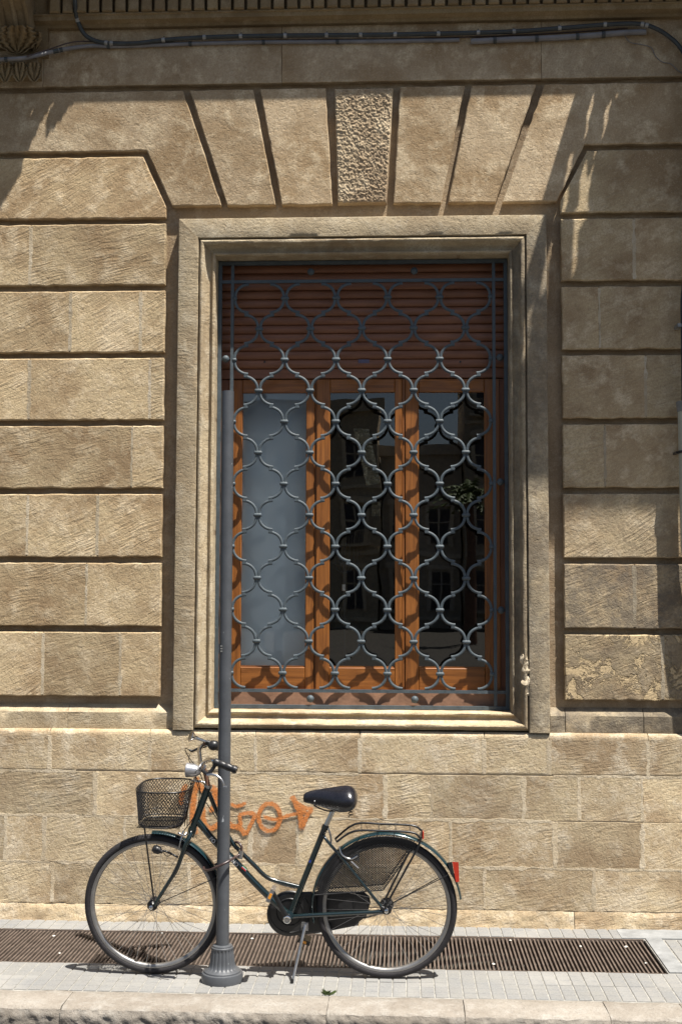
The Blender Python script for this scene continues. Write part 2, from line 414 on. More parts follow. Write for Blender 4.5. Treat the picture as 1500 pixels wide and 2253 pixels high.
# kerb stones
kerb = thing('kerb', (0, -1.4, -.13), kind='structure')
kx = [-4, -3.2, G(148, 2200).x, G(722, 2210).x, G(1020, 2215).x, G(1335, 2225).x, G(1485, 2235).x+.05, 3.0, 4]
for i in range(len(kx)-1):
    mb = MB(); a, b = kx[i]+.0015, kx[i+1]-.0015; n = max(4, int((b-a)/.04)); rows = []
    prof = [(KY-.002, -.1), (KY-.002, -.006), (KY-.01, .002), (-1.36, .004), (-1.45, .002), (-1.475, -.001), (-1.488, -.008), (-1.496, -.02), (-1.50, -.05), (-1.50, -.14)]
    for k in range(n+1):
        x = a+(b-a)*k/n
        row = []
        for q, (y, z) in enumerate(prof):
            am = .008 if q >= 5 else (.006 if q in (1, 2) else .002)
            N = noise.noise_vector(Vector((x*9+i*3, y*14, z*14)))
            row.append((x+(.003*N.x if k in (0, n) else 0), y+am*N.y, z+am*.7*N.z))
        rows.append(row)
    mb.grid(rows)
    mb.f.append(tuple(range(len(prof)-1, -1, -1))); mb.f.append(tuple(n*len(prof)+q for q in range(len(prof))))
    ks_ = part('kerb_stone', mb, S_KERB, kerb, smooth=50, tone=random.uniform(-.06, .06), dirt=.1); rows = []; n = int((b-a)/.012)
    for k in range(n+1):
        x = a+(b-a)*k/n; row = []
        for q in range(13):
            z = -.006-.011*q; N = noise.noise(Vector((x*30, z*34, i)))+.6*noise.noise(Vector((x*85, z*85, i)))
            row.append((x, -1.499-.012*min(1, q/2)-.010*N, z+.006*noise.noise(Vector((x*20, 3, i)))))
        rows.append(row)
    part('chipped_face', MB().grid(rows), S_KERB, ks_, smooth=70, tone=-.04, dirt=.45)
part('kerb_bedding', MB().box(-4, 4, -1.50, KY-.02, -.4, -.02), GROUT, kerb)
# grate
gr = thing('drain_grate', (-.7, -.54, 0), label='long rusty brown slotted drain grate set in the pavement behind the bicycle', cat='grate')
pw = MB().box(-3.2, GX1, GY0-.002, GY1+.002, -.42, -.36).box(-3.2, GX1, GY0-.006, GY0-.001, -.4, -.006).box(-3.2, GX1, GY1+.001, GY1+.006, -.4, -.006).box(GX1-.005, GX1+.001, GY0, GY1, -.4, -.006)
part('pit', pw, PIT, gr)
part('edge_bar', MB().box(-3.2, GX1-.01, GY1-.014, GY1-.002, -.035, .001), RUST, gr)
part('edge_bar', MB().box(-3.2, GX1-.01, GY0+.002, GY0+.010, -.035, -.003), RUST, gr)
part('edge_bar', MB().box(GX1-.03, GX1-.022, GY0+.012, GY1-.016, -.035, -.002), RUST, gr)
src = None; i = 0; x = GX1-.05
while x > -3.05:
    tl = random.uniform(-.03, .03)
    if src is None: src = s_ = part('slat', MB().box(x-.0042, x+.0042, GY0+.012, GY1-.016, -.032, -.003), RUST, gr)
    else: s_ = inst(src, 'slat', (x, ORG[src.name].y, ORG[src.name].z+random.uniform(-.0015, .001)), gr)
    s_.rotation_euler = (0, tl, random.uniform(-.003, .003)); x -= .0208; i += 1

# ------------------------------------------------------------------ the palazzo front
fac = thing('palazzo_facade', (-.23, .1, 0), label='sunlit tan limestone palazzo front with grooved blocks around a tall window', cat='building')
GD = .045                         # groove depth
OX0, OX1, OZ0, OZ1 = -1.08, .62, 1.17, 3.80
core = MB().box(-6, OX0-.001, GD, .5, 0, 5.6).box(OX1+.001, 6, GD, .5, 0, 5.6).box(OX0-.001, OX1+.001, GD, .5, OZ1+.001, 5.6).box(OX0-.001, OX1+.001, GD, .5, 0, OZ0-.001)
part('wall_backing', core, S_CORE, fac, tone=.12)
def dens(poly, step, jit, seed):
    out = []; n = len(poly)
    for i in range(n):
        a = Vector(poly[i]); b = Vector(poly[(i+1) % n]); L = (b-a).length; k = max(1, int(L/step)); d = (b-a).normalized(); nr = Vector((-d.y, d.x))
        for q in range(k):
            p = a+(b-a)*q/k
            j = noise.noise(Vector((p.x*22+seed, p.y*22, seed)))*jit+noise.noise(Vector((p.x*70, p.y*70, seed)))*jit*.6
            if q == 0: j *= .4
            if i == 0: j *= 1.7
            out.append(p+nr*j)
    return out
def block(poly, yf, yb, mat, name='stone_block', jit=.004, inset=.006, seed=None, step=.045, parent=None, **kw):
    seed = random.uniform(0, 99) if seed is None else seed
    if sum(poly[i][0]*poly[(i+1) % len(poly)][1]-poly[(i+1) % len(poly)][0]*poly[i][1] for i in range(len(poly))) < 0: poly = poly[::-1]
    o = dens(poly, step, jit, seed); n = len(o); ins = []
    for i in range(n):
        a, b, c = o[i-1], o[i], o[(i+1) % n]
        e1 = (b-a).normalized(); e2 = (c-b).normalized(); nr = Vector((-(e1.y+e2.y), e1.x+e2.x))
        nr = nr.normalized() if nr.length > 1e-6 else Vector((-e1.y, e1.x))
        ins.append(b+nr*inset*(1+.6*noise.noise(Vector((b.x*40, b.y*40, seed)))))
    mb = MB(); mb.v = [Vector((p.x, yb, p.y)) for p in o]+[Vector((p.x, yf+inset*.8, p.y)) for p in o]+[Vector((p.x, yf, p.y)) for p in ins]
    mb.f = [tuple(range(2*n, 3*n))]+[(i, (i+1) % n, n+(i+1) % n, n+i) for i in range(n)]+[(n+i, n+(i+1) % n, 2*n+(i+1) % n, 2*n+i) for i in range(n)]
    kw.setdefault('tone', random.uniform(-.06, .12)); kw.setdefault('dirt', 0.)
    return part(name, mb, mat, parent or fac, **kw)
T = [4.793, 4.397]+[3.995-.3975*i for i in range(7)]      # tops of the courses A..I
BOT = [T[1]+.036]+[T[i+1]+.036 for i in range(1, 8)]+[1.245]
XL, XR = -1.375, .918
# long blocks left and right of the window, split at the filled joints
lj = {2: [68], 3: [155, 310], 4: [65, 330], 5: [290], 6: [60, 215], 7: [190], 8: [95, 265]}
rj = {2: [1395], 3: [1318], 4: [1420], 5: [1330], 6: [], 7: [1395], 8: [1456]}
ypx = {2: 560, 3: 710, 4: 860, 5: 1010, 6: 1160, 7: 1310, 8: 1465}
dr = {2: 0.05, 3: 0.1, 4: .12, 5: .15, 6: .45, 7: .8, 8: .55}
JN = []
for i in range(2, 9):
    for side in (0, 1):
        js = [W(p, ypx[i]).x for p in (lj if side == 0 else rj)[i]]
        xs = [-3.4]+js+[XL] if side == 0 else [XR]+js+[2.6]
        for k in range(len(xs)-1):
            a = xs[k]+(.001 if k else 0); b = xs[k+1]-(.001 if k < len(xs)-2 else 0)
            block([(a, BOT[i]), (b, BOT[i]), (b, T[i]), (a, T[i])], 0, GD+.01, S_ERODE if (i == 8 and side) else S_BLOCK, dirt=(.12 if i == 8 else .04) if side == 0 else dr[i])
        for x in js: JN.append((x, BOT[i]+.008, T[i]-.008, dr[i]*.7 if side else 0.))
def P(*pts): return [(W(x, y).x, W(x, y).z) for x, y in pts]
zc = 4.10
def setz(poly, mp): return [(p[0], mp.get(i, p[1])) for i, p in enumerate(poly)]
block([(-3.4, T[1]), (W(315, 346).x, T[1]), (XL, zc-.005), (XL, BOT[1]), (-3.4, BOT[1])], 0, GD+.01, S_BLOCK)
block([(W(1291, 331).x, T[1]), (2.6, T[1]), (2.6, BOT[1]), (XR, BOT[1]), (XR, zc)], 0, GD+.01, S_BLOCK, dirt=.05)
V = S_VOUS
block([(-3.4, T[0]), (W(403, 198).x, T[0]), (W(487, 457).x, zc), (W(378, 457).x, zc), (W(323, 335).x, BOT[0]), (-3.4, BOT[0])], 0, GD+.01, V, name='haunch_stone')
block([(2.6, T[0]), (W(1197, 186).x, T[0]), (W(1105, 450).x, zc), (W(1224, 447).x, zc), (W(1285, 317).x, BOT[0]), (2.6, BOT[0])], 0, GD+.01, V, name='haunch_stone')
for a, b, c, d in ((417, 557, 606, 500), (572, 716, 731, 620), (880, 1022, 970, 865), (1037, 1179, 1090, 986)):
    block([(W(a, 195).x, T[0]), (W(b, 192).x, T[0]), (W(c, 455).x, zc), (W(d, 455).x, zc)], 0, GD+.01, V, name='voussoir')
# rough keystone
mb = MB(); rows = []
for j in range(150):
    t = j/149; xl = (1-t)*W(735, 195).x+t*W(742, 447).x; xr = (1-t)*W(866, 193).x+t*W(850, 447).x; z = T[0]-.004+t*(W(796, 447).z-T[0]+.004); row = []
    for i in range(80):
        s = i/79; x = xl+(xr-xl)*s; e = min(s, 1-s)*.34; e2 = min(t, 1-t)*.7; ed = min(1, min(e, e2)/.012)
        q = Vector((x*105, z*105, 1)); n1 = noise.noise(q+noise.noise_vector(q*.5)*1.5); n2 = noise.noise(q*2.3)
        n3 = noise.noise(Vector((x*48, z*48, 9))); h = -.0055*min(1, max(0, .5+n1*1.5))-.0035*n2-.006*max(0, n3)
        if i in (0, 79) or j in (0, 149): row.append((x, GD+.005, z))
        else: row.append((x, .004+(h-.004)*ed, z))
    rows.append(row)
mb.grid(rows); part('keystone', mb, S_ROUGH, fac, smooth=60, label='rough pitted keystone')
# frieze band
fx = [-3.4, W(96, 120).x, W(620, 120).x, W(1190, 120).x, 2.6]
FZ0 = T[0]+.036; FZ1 = W(750, 48, 0).z
for k in range(4): block([(fx[k]+.001, FZ0), (fx[k+1]-.001, FZ0), (fx[k+1]-.001, FZ1+.04), (fx[k]+.001, FZ1+.04)], 0, GD+.01, V, name='frieze_stone', jit=.0015, inset=.002, tone=-.02, dirt=.15)
# cornice with dentils
cor = MB()
z0 = W(750, 47, -.05).z; z1 = W(750, 22, -.10).z
prof = [(.04, z0-.002), (-.035, z0-.002), (-.045, z0+.012), (-.085, z0+.022), (-.09, z1), (-.10, z1+.004), (-.10, z1+.012), (-.055, z1+.016), (-.055, 5.5), (.04, 5.5)]
n = len(prof)
cor.add([(-4, a, b) for a, b in prof]+[(4, a, b) for a, b in prof], [tuple(range(n)), tuple(range(2*n-1, n-1, -1))]+[(i, i+n, (i+1) % n+n, (i+1) % n) for i in range(n)])
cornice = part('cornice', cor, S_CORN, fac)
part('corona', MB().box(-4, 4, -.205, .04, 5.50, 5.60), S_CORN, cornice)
dsrc = None; x = W(120, 8, -.12).x
while x < 1.75:
    if dsrc is None: dsrc = part('dentil', MB().bbox(x-.030, x+.030, -.118, -.05, z1+.014, 5.49, .006), S_CORN, cornice)
    else: inst(dsrc, 'dentil', (x, ORG[dsrc.name].y, ORG[dsrc.name].z), cornice)
    x += .0775
# sub-course between blocks and plinth, and the plinth itself
def sill_course(x0, x1, **kw):
    mb = MB(); pr = [(.05, 1.064), (-.002, 1.064), (-.004, 1.155), (.006, 1.166), (.046, 1.20), (.05, 1.20)]; n = len(pr); k = max(3, int((x1-x0)/.06)); rows = []
    for i in range(k+1):
        x = x0+(x1-x0)*i/k; rows.append([(x, y+.0025*noise.noise(Vector((x*15, y*30, z*30))), z+(.003*noise.noise(Vector((x*12, z*9, 4))) if 1.07 < z < 1.19 else 0)) for y, z in pr])
    mb.grid(rows); mb.f.append(tuple(range(n-1, -1, -1))); mb.f.append(tuple(k*n+q for q in range(n)))
    part('sill_course_stone', mb, S_TRIM, fac, smooth=40, **kw)
for a, b in ((-3.4, W(150, 1590).x), (W(150, 1590).x, OX0-.214)): sill_course(a+.001, b-.001, dirt=.1, tone=-.03)
for a, b in ((OX1+.214, W(1243, 1590).x), (W(1243, 1590).x, W(1415, 1590).x), (W(1415, 1590).x, 2.6)): sill_course(a+.002, b-.002, dirt=.8, tone=-.1)
PY = -.035
mortar = MB().box(-3.6, 2.8, PY+.0025, 0.0, 0, 1.045); part('plinth_mortar', mortar, S_MORT, fac, tone=-.03)
cz = [1.062]+[sum(W(x, y, PY).z for x, y in ((200, a), (750, a), (1300, b)))/3 for a, b in ((1701, 1705), (1799, 1806), (1902, 1909))]+[W(900, 1999, PY).z, -.01]
pj = [[110, 330, 563, 792, 1065, 1207, 1425], [210, 500, 847, 950, 1150, 1272, 1412], [12, 97, 275, 400, 550, 655, 990, 1220, 1412], [115, 415, 610, 800, 1065, 1305], [1262]]
for i in range(5):
    zt, zb = cz[i], cz[i+1]; xs = [-3.5]+[W(p, 1650+100*i, PY).x for p in pj[i]]+[2.7]
    for k in range(len(xs)-1):
        g = .0012
        a, b = xs[k]+g+random.uniform(0, .002), xs[k+1]-g-random.uniform(0, .002); top = zt-(.0015 if i else 0); bo = zb+(.0015 if i < 3 else 0)
        foot = i == 4
        if i == 0:
            mb = MB(); nn = max(3, int((b-a)/.05)); rows = []
            pr = [(.0, 1.062), (PY+.022, 1.062), (PY+.004, 1.05), (PY, 1.036), (PY, 1.02), (PY, .96), (PY, .90), (PY, bo+.016), (PY, bo+.004), (PY+.003, bo), (.0, bo)]
            for q in range(nn+1):
                x = a+(b-a)*q/nn; rows.append([(x, y+.0025*noise.noise(Vector((x*17, z*30, 2))), z+.003*noise.noise(Vector((x*19, y*40, z*20)))) for y, z in pr])
            mb.grid(rows); mb.f.append(tuple(range(len(pr)-1, -1, -1))); mb.f.append(tuple(nn*len(pr)+q for q in range(len(pr))))
            part('plinth_stone', mb, S_PLINTH, fac, smooth=50, tone=random.uniform(-.08, .05), dirt=random.choice([0, .05, .15]))
        elif foot:
            mb = MB(); nn = int((b-a)/.03); rows = []
            for q in range(nn+1):
                x = a+(b-a)*q/nn; row = []
                for r in range(7):
                    z = zb+(top-zb)*r/6; bulge = -.022*(1-r/6)
                    row.append((x, PY+(0 if r == 6 else bulge-.006)+.014*noise.noise(Vector((x*24, z*40, 3))), z))
                rows.append(row)
            mb.grid(rows); part('plinth_stone', mb, S_PLINTH, fac, smooth=60, tone=-.03, dirt=.12)
        else:
            block([(a, bo), (b, bo), (b, top), (a, top)], PY, 0, S_PLINTH, name='plinth_stone', jit=.004, inset=.002, tone=random.uniform(-.12, .14), dirt=random.choice([0, 0, .12, .22]))
def smear(x0, x1, za, zb_, y, jit, tone=0., step=.014, **k):
    block([(x0, za), (x1, za), (x1, zb_), (x0, zb_)], y, y+.004, S_MORT, name='mortar_joint', jit=jit, inset=.001, step=step, tone=tone, **k)
for x, a, b, d in JN: smear(x-random.uniform(.006, .012), x+random.uniform(.006, .012), a, b, -.0004, .007, -.14, dirt=d)
for i in range(4):
    xs = [W(p, 1650+100*i, PY).x for p in pj[i]]
    for x in xs: smear(x-random.uniform(.007, .014), x+random.uniform(.007, .014), cz[i+1]+.006, min(cz[i], 1.03)-.006, PY-.0006-random.uniform(0, .0004), .010, .0)
    x = -3.0
    while i < 3 and x < 2.2:
        L = random.uniform(.3, .9); 
        if random.random() < .8: smear(x, x+L, cz[i+1]-random.uniform(.003, .012), cz[i+1]+random.uniform(.003, .010), PY-.0005-random.uniform(0, .0003), .008, -.02, .03)
        x += L
# window surround: profile swept round the opening
def sweep(prof, sides, name, **kw):
    c = {'l': [(0, 0), (0, 1)], 't': [(0, 1), (1, 1)], 'r': [(1, 1), (1, 0)], 'b': [(1, 0), (0, 0)]}
    for sd in sides:
        mb = MB(); rows = []
        L = (OZ1-OZ0) if sd in 'lr' else (OX1-OX0); n = int(L/.035); m = len(prof)
        for k in range(n+1):
            t = k/n; row = []
            for q, (u, y) in enumerate(prof):
                lo = -u; hi = L+u
                if name == 'architrave' and sd in 'lr': lo = 1.0635-OZ0
                s = lo+(hi-lo)*t
                N = noise.noise(Vector((s*11+ord(sd), q*.8, 1)))*.5+noise.noise(Vector((s*37+ord(sd), q*2., 5)))*.5
                uu = u+.0042*N*(0 if k in (0, n) else 1); yy = y+.0042*N*(0 if k in (0, n) else 1)
                if sd == 'l': row.append((OX0-uu, yy, OZ0+s))
                elif sd == 'r': row.append((OX1+uu, yy, OZ0+s))
                elif sd == 't': row.append((OX0+s, yy, OZ1+uu))
                else: row.append((OX0+s, yy, OZ0-uu))
            rows.append(row)
        mb.grid(rows)
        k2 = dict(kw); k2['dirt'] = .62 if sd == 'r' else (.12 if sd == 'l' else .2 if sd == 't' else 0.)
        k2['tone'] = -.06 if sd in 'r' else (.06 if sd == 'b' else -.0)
        part(name, mb, S_TRIM, fac, smooth=42, **k2)
inner = [(0, .30), (0, .03), (.002, .012), (.008, .004), (.014, .003), (.019, .007), (.021, .018), (.026, .021), (.034, .020), (.044, .013), (.053, .0), (.058, -.016), (.061, -.030), (.066, -.038), (.074, -.041), (.082, -.038), (.087, -.030), (.0885, -.016), (.097, -.014)]
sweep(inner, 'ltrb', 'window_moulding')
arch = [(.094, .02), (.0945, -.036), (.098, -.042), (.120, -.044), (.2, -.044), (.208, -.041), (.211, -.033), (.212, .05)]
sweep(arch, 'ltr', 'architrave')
# broken plaster on the right jamb
for (px, py, r) in ((1152, 1450, .020), (1157, 1470, .022), (1158, 1500, .024), (1163, 1520, .018), (1198, 1488, .012), (1188, 1222, .014)):
    p = W(px, py, -.030); mb = MB().ball(p, r, 1, .35, 1.5, 20)
    for v in mb.v: v += noise.noise_vector(v*45)*.012+noise.noise_vector(v*120)*.006
    part('plaster_patch', mb, S_MORT, fac, smooth=60, tone=.15)
for (px, py) in ():
    p = W(px, py, 0.0); mb = MB().ball(p, .02, 1.6, .3, .8)
    part('plaster_patch', mb, S_MORT, fac, smooth=60)
# corbel at upper left under the balcony
cb = MB()
cx0, cx1 = W(-70, 100).x, W(70, 90, -.12).x
def prisx(pr, x0, x1):
    n = len(pr); cb.add([(x0, a, b) for a, b in pr]+[(x1, a, b) for a, b in pr], [tuple(range(n)), tuple(range(2*n-1, n-1, -1))]+[(i, i+n, (i+1) % n+n, (i+1) % n) for i in range(n)])
prisx([(.02, 5.05), (-.06, 5.06), (-.12, 5.10), (-.20, 5.20), (-.36, 5.30), (-.44, 5.40), (-.46, 5.6), (.02, 5.6)], cx0, cx1)
prisx([(.02, 4.86), (-.06, 4.87), (-.085, 4.90), (-.085, 4.97), (-.06, 5.0), (.02, 5.0)], cx0, cx1+.03)
prisx([(.02, 5.0), (-.02, 5.0), (-.05, 5.2), (-.10, 5.6), (.02, 5.6)], cx1-.02, cx1+.07)
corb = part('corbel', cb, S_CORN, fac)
lf = MB()
def leaf(cx, top, bot, hw, d0, d1, rib, amp):
    rows = []
    for j in range(31):
        v = j/30; wv_ = hw*(math.sin(math.pi*(.18+.82*v))**.7)*(1-.08*math.cos(v*38))+2; row = []
        for i in range(41):
            u = -1+i/20; dd = d0+(d1-d0)*(1-v)**1.4*(1-.45*u*u)
            dd -= amp*abs(math.cos(u*rib+v*2.2*math.copysign(1, u)))*(1-.3*v)
            p = W(cx+u*wv_, top+(bot-top)*v-6*(1-abs(u))*v, dd); row.append(p+noise.noise_vector(p*30)*.004)
        rows.append(row)
    lf.grid(rows)
leaf(38, 56, 121, 46, -.05, -.20, 8, .035)
leaf(78, 70, 112, 14, -.05, -.12, 4, .02)
for k in range(3): leaf(12+k*32, 137, 182, 15, -.086, -.10, 5, .022)
part('carved_leaves', lf, S_CORN, corb, smooth=60)
for k in range(3):
    xx = cx1-.012-k*.07
    part('scroll_rib', MB().tube(cr([(xx, -.07, 5.09), (xx, -.14, 5.12), (xx, -.22, 5.21), (xx, -.38, 5.31), (xx, -.46, 5.42)], 5), .014, 8), S_CORN, corb, smooth=60)
# balconies above, out of view; open ends shaped to throw streaks of sun and shade
def slab(x0, x1, dmax, inside, name, label):
    st = .0125; mb = MB(); z0, z1 = 5.602, 5.70
    nx = int((x1-x0)/st); ny = int(dmax/st); g = [[inside(x0+(i+.5)*st, (j+.5)*st) for j in range(ny)] for i in range(nx)]
    def q(*v): n = len(mb.v); mb.v += [Vector(p) for p in v]; mb.f.append(tuple(range(n, n+4)))
    for i in range(nx):
        for j in range(ny):
            if not g[i][j]: continue
            a, b = x0+i*st, x0+(i+1)*st; c, d = -j*st, -(j+1)*st
            q((a, c, z0), (b, c, z0), (b, d, z0), (a, d, z0)); q((a, c, z1), (a, d, z1), (b, d, z1), (b, c, z1))
            for di, dj, e in ((-1, 0, ((a, c), (a, d))), (1, 0, ((b, d), (b, c))), (0, -1, ((b, c), (a, c))), (0, 1, ((a, d), (b, d)))):
                ii, jj = i+di, j+dj
                if ii < 0 or jj < 0 or ii >= nx or jj >= ny or not g[ii][jj]: q((*e[0], z0), (*e[0], z1), (*e[1], z1), (*e[1], z0))
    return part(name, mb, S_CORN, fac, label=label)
def segd(p, a, b):
    ax, ay = a; bx, by = b; t = max(0, min(1, ((p[0]-ax)*(bx-ax)+(p[1]-ay)*(by-ay))/((bx-ax)**2+(by-ay)**2))); return math.hypot(p[0]-ax-t*(bx-ax), p[1]-ay-t*(by-ay))
slR = [((1.405, .215), (1.40, .255), .017), ((1.40, .255), (1.425, .31), .012), ((1.525, .225), (1.54, .25), .014), ((1.50, .26), (1.53, .31), .014), ((1.50, .31), (1.54, .40), .009),
       ((1.375, .34), (1.44, .43), .014), ((1.47, .36), (1.57, .44), .016), ((1.50, .42), (1.60, .52), .013), ((1.42, .44), (1.50, .54), .009), ((1.40, .50), (1.46, .60), .018), ((1.41, .62), (1.47, .70), .012)]
def inR(x, d):
    e = 1.30 if d < .42 else 1.30+.04*min(1, (d-.42)/.08)
    if d > .55: e = 1.34+.05*(d-.55)/.33
    if x < e: return False
    return not any(segd((x, d), a, b) < r+.004 for a, b, r in slR)
slab(1.28, 2.9, .88, inR, 'balcony', 'stone balcony overhead to the right')
slL = [((-1.86, .225), (-1.90, .28), .015), ((-1.76, .225), (-1.81, .30), .020), ((-1.80, .27), (-1.83, .33), .014)]
def inL(x, d):
    e = -1.64 if d < .22 else (-1.64-.16*(d-.22)/.09 if d < .31 else (-1.80-.11*(d-.31)/.10 if d < .41 else -1.91))
    if x > e: return False
    return not any(segd((x, d), a, b) < r+.005 for a, b, r in slL)
slab(-3.9, -1.62, .88, inL, 'balcony', 'stone balcony overhead to the left')
# graffiti
def ribbon(paths, name):
    mb = MB(); ed = []
    for pts, w in paths:
        C = cr([W(x, y, PY-.006) for x, y in pts], 7); rows = []
        for i, c in enumerate(C):
            t = (C[min(i+1, len(C)-1)]-C[max(i-1, 0)]).normalized(); nr = Vector((-t.z, 0, t.x))
            e = min(1, min(i, len(C)-1-i)/2.5)
            rows.append([c+nr*(w/2*k)/390 for k in (-1, -.5, 0, .5, 1)]); ed += [0, .75*e, 1*e, .75*e, 0]
        mb.grid(rows)
    o = part(name, mb, None, fac)
    me = o.data; return o, ed
def spray_obj(name, paths):
    mb = MB(); ed = []; k = 0
    for pts, w in paths:
        C = cr([W(x, y, PY-.0045-k*.0003) for x, y in pts], 7); k += 1; rows = []
        for i, c in enumerate(C):
            t = (C[min(i+1, len(C)-1)]-C[max(i-1, 0)]).normalized(); nr = Vector((-t.z, 0, t.x)); e = min(1, .25+min(i, len(C)-1-i)/3)
            rows.append([c+nr*(w*.65*q)/390 for q in (-1, -.5, 0, .5, 1)]); ed += [0, .75*e, 1*e, .75*e, 0]
        mb.grid(rows)
    po = ORG[fac.name]; me = bpy.data.meshes.new(name); me.from_pydata([tuple(v-po) for v in mb.v], [], mb.f)
    me.materials.append(SPRAY); uv = me.uv_layers.new(name='edge')
    for lp in me.loops: uv.data[lp.index].uv = (ed[lp.vertex_index], 0)
    o = bpy.data.objects.new(name, me); COL.objects.link(o); o.parent = fac; ORG[name] = po
    o['label'] = 'faded orange spray paint scrawl'
spray_obj('graffiti', [
    ([(433, 1708), (428, 1750), (424, 1795), (431, 1836)], 14),
    ([(430, 1722), (448, 1736), (470, 1736), (475, 1752)], 16),
    ([(470, 1740), (474, 1770), (460, 1785)], 14),
    ([(446, 1765), (450, 1810), (466, 1822), (500, 1800)], 12),
    ([(410, 1724), (400, 1752), (397, 1772)], 11),
    ([(507, 1768), (522, 1774), (543, 1766)], 8),
    ([(498, 1795), (508, 1815), (529, 1815), (529, 1793), (560, 1791), (551, 1816), (540, 1838)], 9),
    ([(506, 1817), (528, 1822), (541, 1838)], 12),
    ([(593+23.5*math.cos(a*math.pi/8), 1798-30*math.sin(a*math.pi/8)) for a in range(0, 18)], 10),
    ([(577, 1796), (606, 1803), (632, 1795), (655, 1790)], 8),
    ([(641, 1751), (651, 1768), (660, 1790), (664, 1827)], 13),
    ([(648, 1762), (668, 1776), (690, 1780)], 9), ([(688, 1781), (676, 1794), (665, 1822)], 10), ([(655, 1780), (675, 1788)], 16),
])

# ------------------------------------------------------------------ window joinery (part of the facade)
win = sub('window', ((OX0+OX1)/2, .2, OZ0), fac)
WY = .205
def wrect(x0, y0, x1, y1, yf, yb, name, mat, b=.003, **kw):
    p, q = W(x0, y1, yf), W(x1, y0, yf); return part(name, MB().bbox(p.x, q.x, yf, yb, p.z, q.z, b), mat, win, **kw)
OL, OR = OX0+.001, OX1-.001
zs = W(800, 809, WY).z; sh = .0522
prof = [(WY+.016, 0), (WY+.006, .002), (WY+.001, .012), (WY-.001, .026), (WY+.002, .042), (WY+.008, .0495), (WY+.016, .0505)]
k = 0; src = None; n = len(prof)
while zs+k*sh < OZ1-.01:
    z = zs+k*sh
    if src is None:
        mb = MB().add([(OL+.006, a, z+b) for a, b in prof]+[(OR-.006, a, z+b) for a, b in prof], [tuple(range(n)), tuple(range(2*n-1, n-1, -1))]+[(i, i+n, i+1+n, i+1) for i in range(n-1)])
        src = part('shutter_slat', mb, WOODD, win, smooth=60, horiz=1.)
    else: inst(src, 'shutter_slat', (ORG[src.name].x, ORG[src.name].y, z), win)
    k += 1
part('shutter_backing', MB().box(OL, OR, WY+.018, WY+.03, zs-.0, OZ1), WOODD, win)
for px in (582, 1012): part('screw', MB().lathe(W(px, 796, WY-.004), (0, 1, 0), [(.006, 0), (.006, .006)], 10), BLACK, win)
wrect(470, 809, 1130, 834, WY+.014, WY+.06, 'transom', WOODD, horiz=1.)
zt = W(800, 834.5, WY+.01).z; zb = W(800, 1518, WY+.01).z
def zpx(py, y=WY+.01): return W(800, py, y).z
def xpx(px, y=WY+.01): return W(px, 1200, y).x
def sash(xa, ga, gb, xb, yo, gm_=None):
    y0, y1 = WY+yo, WY+yo+.04
    part('stile', MB().bbox(xpx(xa), xpx(ga), y0, y1, zb, zt, .004), WOOD, win)
    part('stile', MB().bbox(xpx(gb), xpx(xb), y0, y1, zb, zt, .004), WOOD, win)
    zg0, zg1 = zpx(1469), zpx(863)
    part('rail', MB().bbox(xpx(ga)+.0005, xpx(gb)-.0005, y0+.001, y1, zb, zg0, .004), WOOD, win, horiz=1.)
    part('rail', MB().bbox(xpx(ga)+.0005, xpx(gb)-.0005, y0+.001, y1, zg1, zt, .004), WOOD, win, horiz=1.)
    part('glass_pane', MB().add([(xpx(ga)-.004, y0+.022, zg0-.004), (xpx(gb)+.004, y0+.022, zg0-.004), (xpx(gb)+.004, y0+.022, zg1+.004), (xpx(ga)-.004, y0+.022, zg1+.004)], [(0, 1, 2, 3)]), gm_ or GLASS, win)
    # glazing bead
    part('glazing_bead', MB().box(xpx(ga), xpx(gb), y0+.010, y0+.021, zg0-.001, zg0+.008), WOOD, win, horiz=1.)
sash(500, 531, 672, 691, .010, FROST)
sash(695, 725, 868, 884, .004)
sash(891, 921, 1066, 1100, .010)
part('centre_post', MB().box(xpx(884)+.002, xpx(891)-.002, WY+.018, WY+.06, zb, zt), WOOD, win)
part('centre_post', MB().box(xpx(691)+.001, xpx(695)-.001, WY+.022, WY+.06, zb, zt), WOOD, win)
part('jamb_post', MB().box(OL, xpx(500), WY+.02, WY+.06, zb, zt), WOODD, win)
part('jamb_post', MB().box(xpx(1100), OR, WY+.02, WY+.06, zb, zt), WOODD, win)
part('wooden_sill', MB().bbox(OL, OR, WY-.02, WY+.06, OZ0+.002, zb-.001, .006), simple('weathered_sill_wood', (.27, .15, .095), .6, 0, .4, .25, 15), win, horiz=1.)
part('brand_plate', MB().box(W(788, 795, WY-.003).x, W(812, 795, WY-.003).x, WY-.003, WY+.004, W(800, 799, WY).z, W(800, 791, WY).z), simple('faded_blue_sticker', (.10, .09, .15), .5), win)
# room behind, blind, ornaments
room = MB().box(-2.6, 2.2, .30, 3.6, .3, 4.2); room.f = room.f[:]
rm = bpy.data.objects
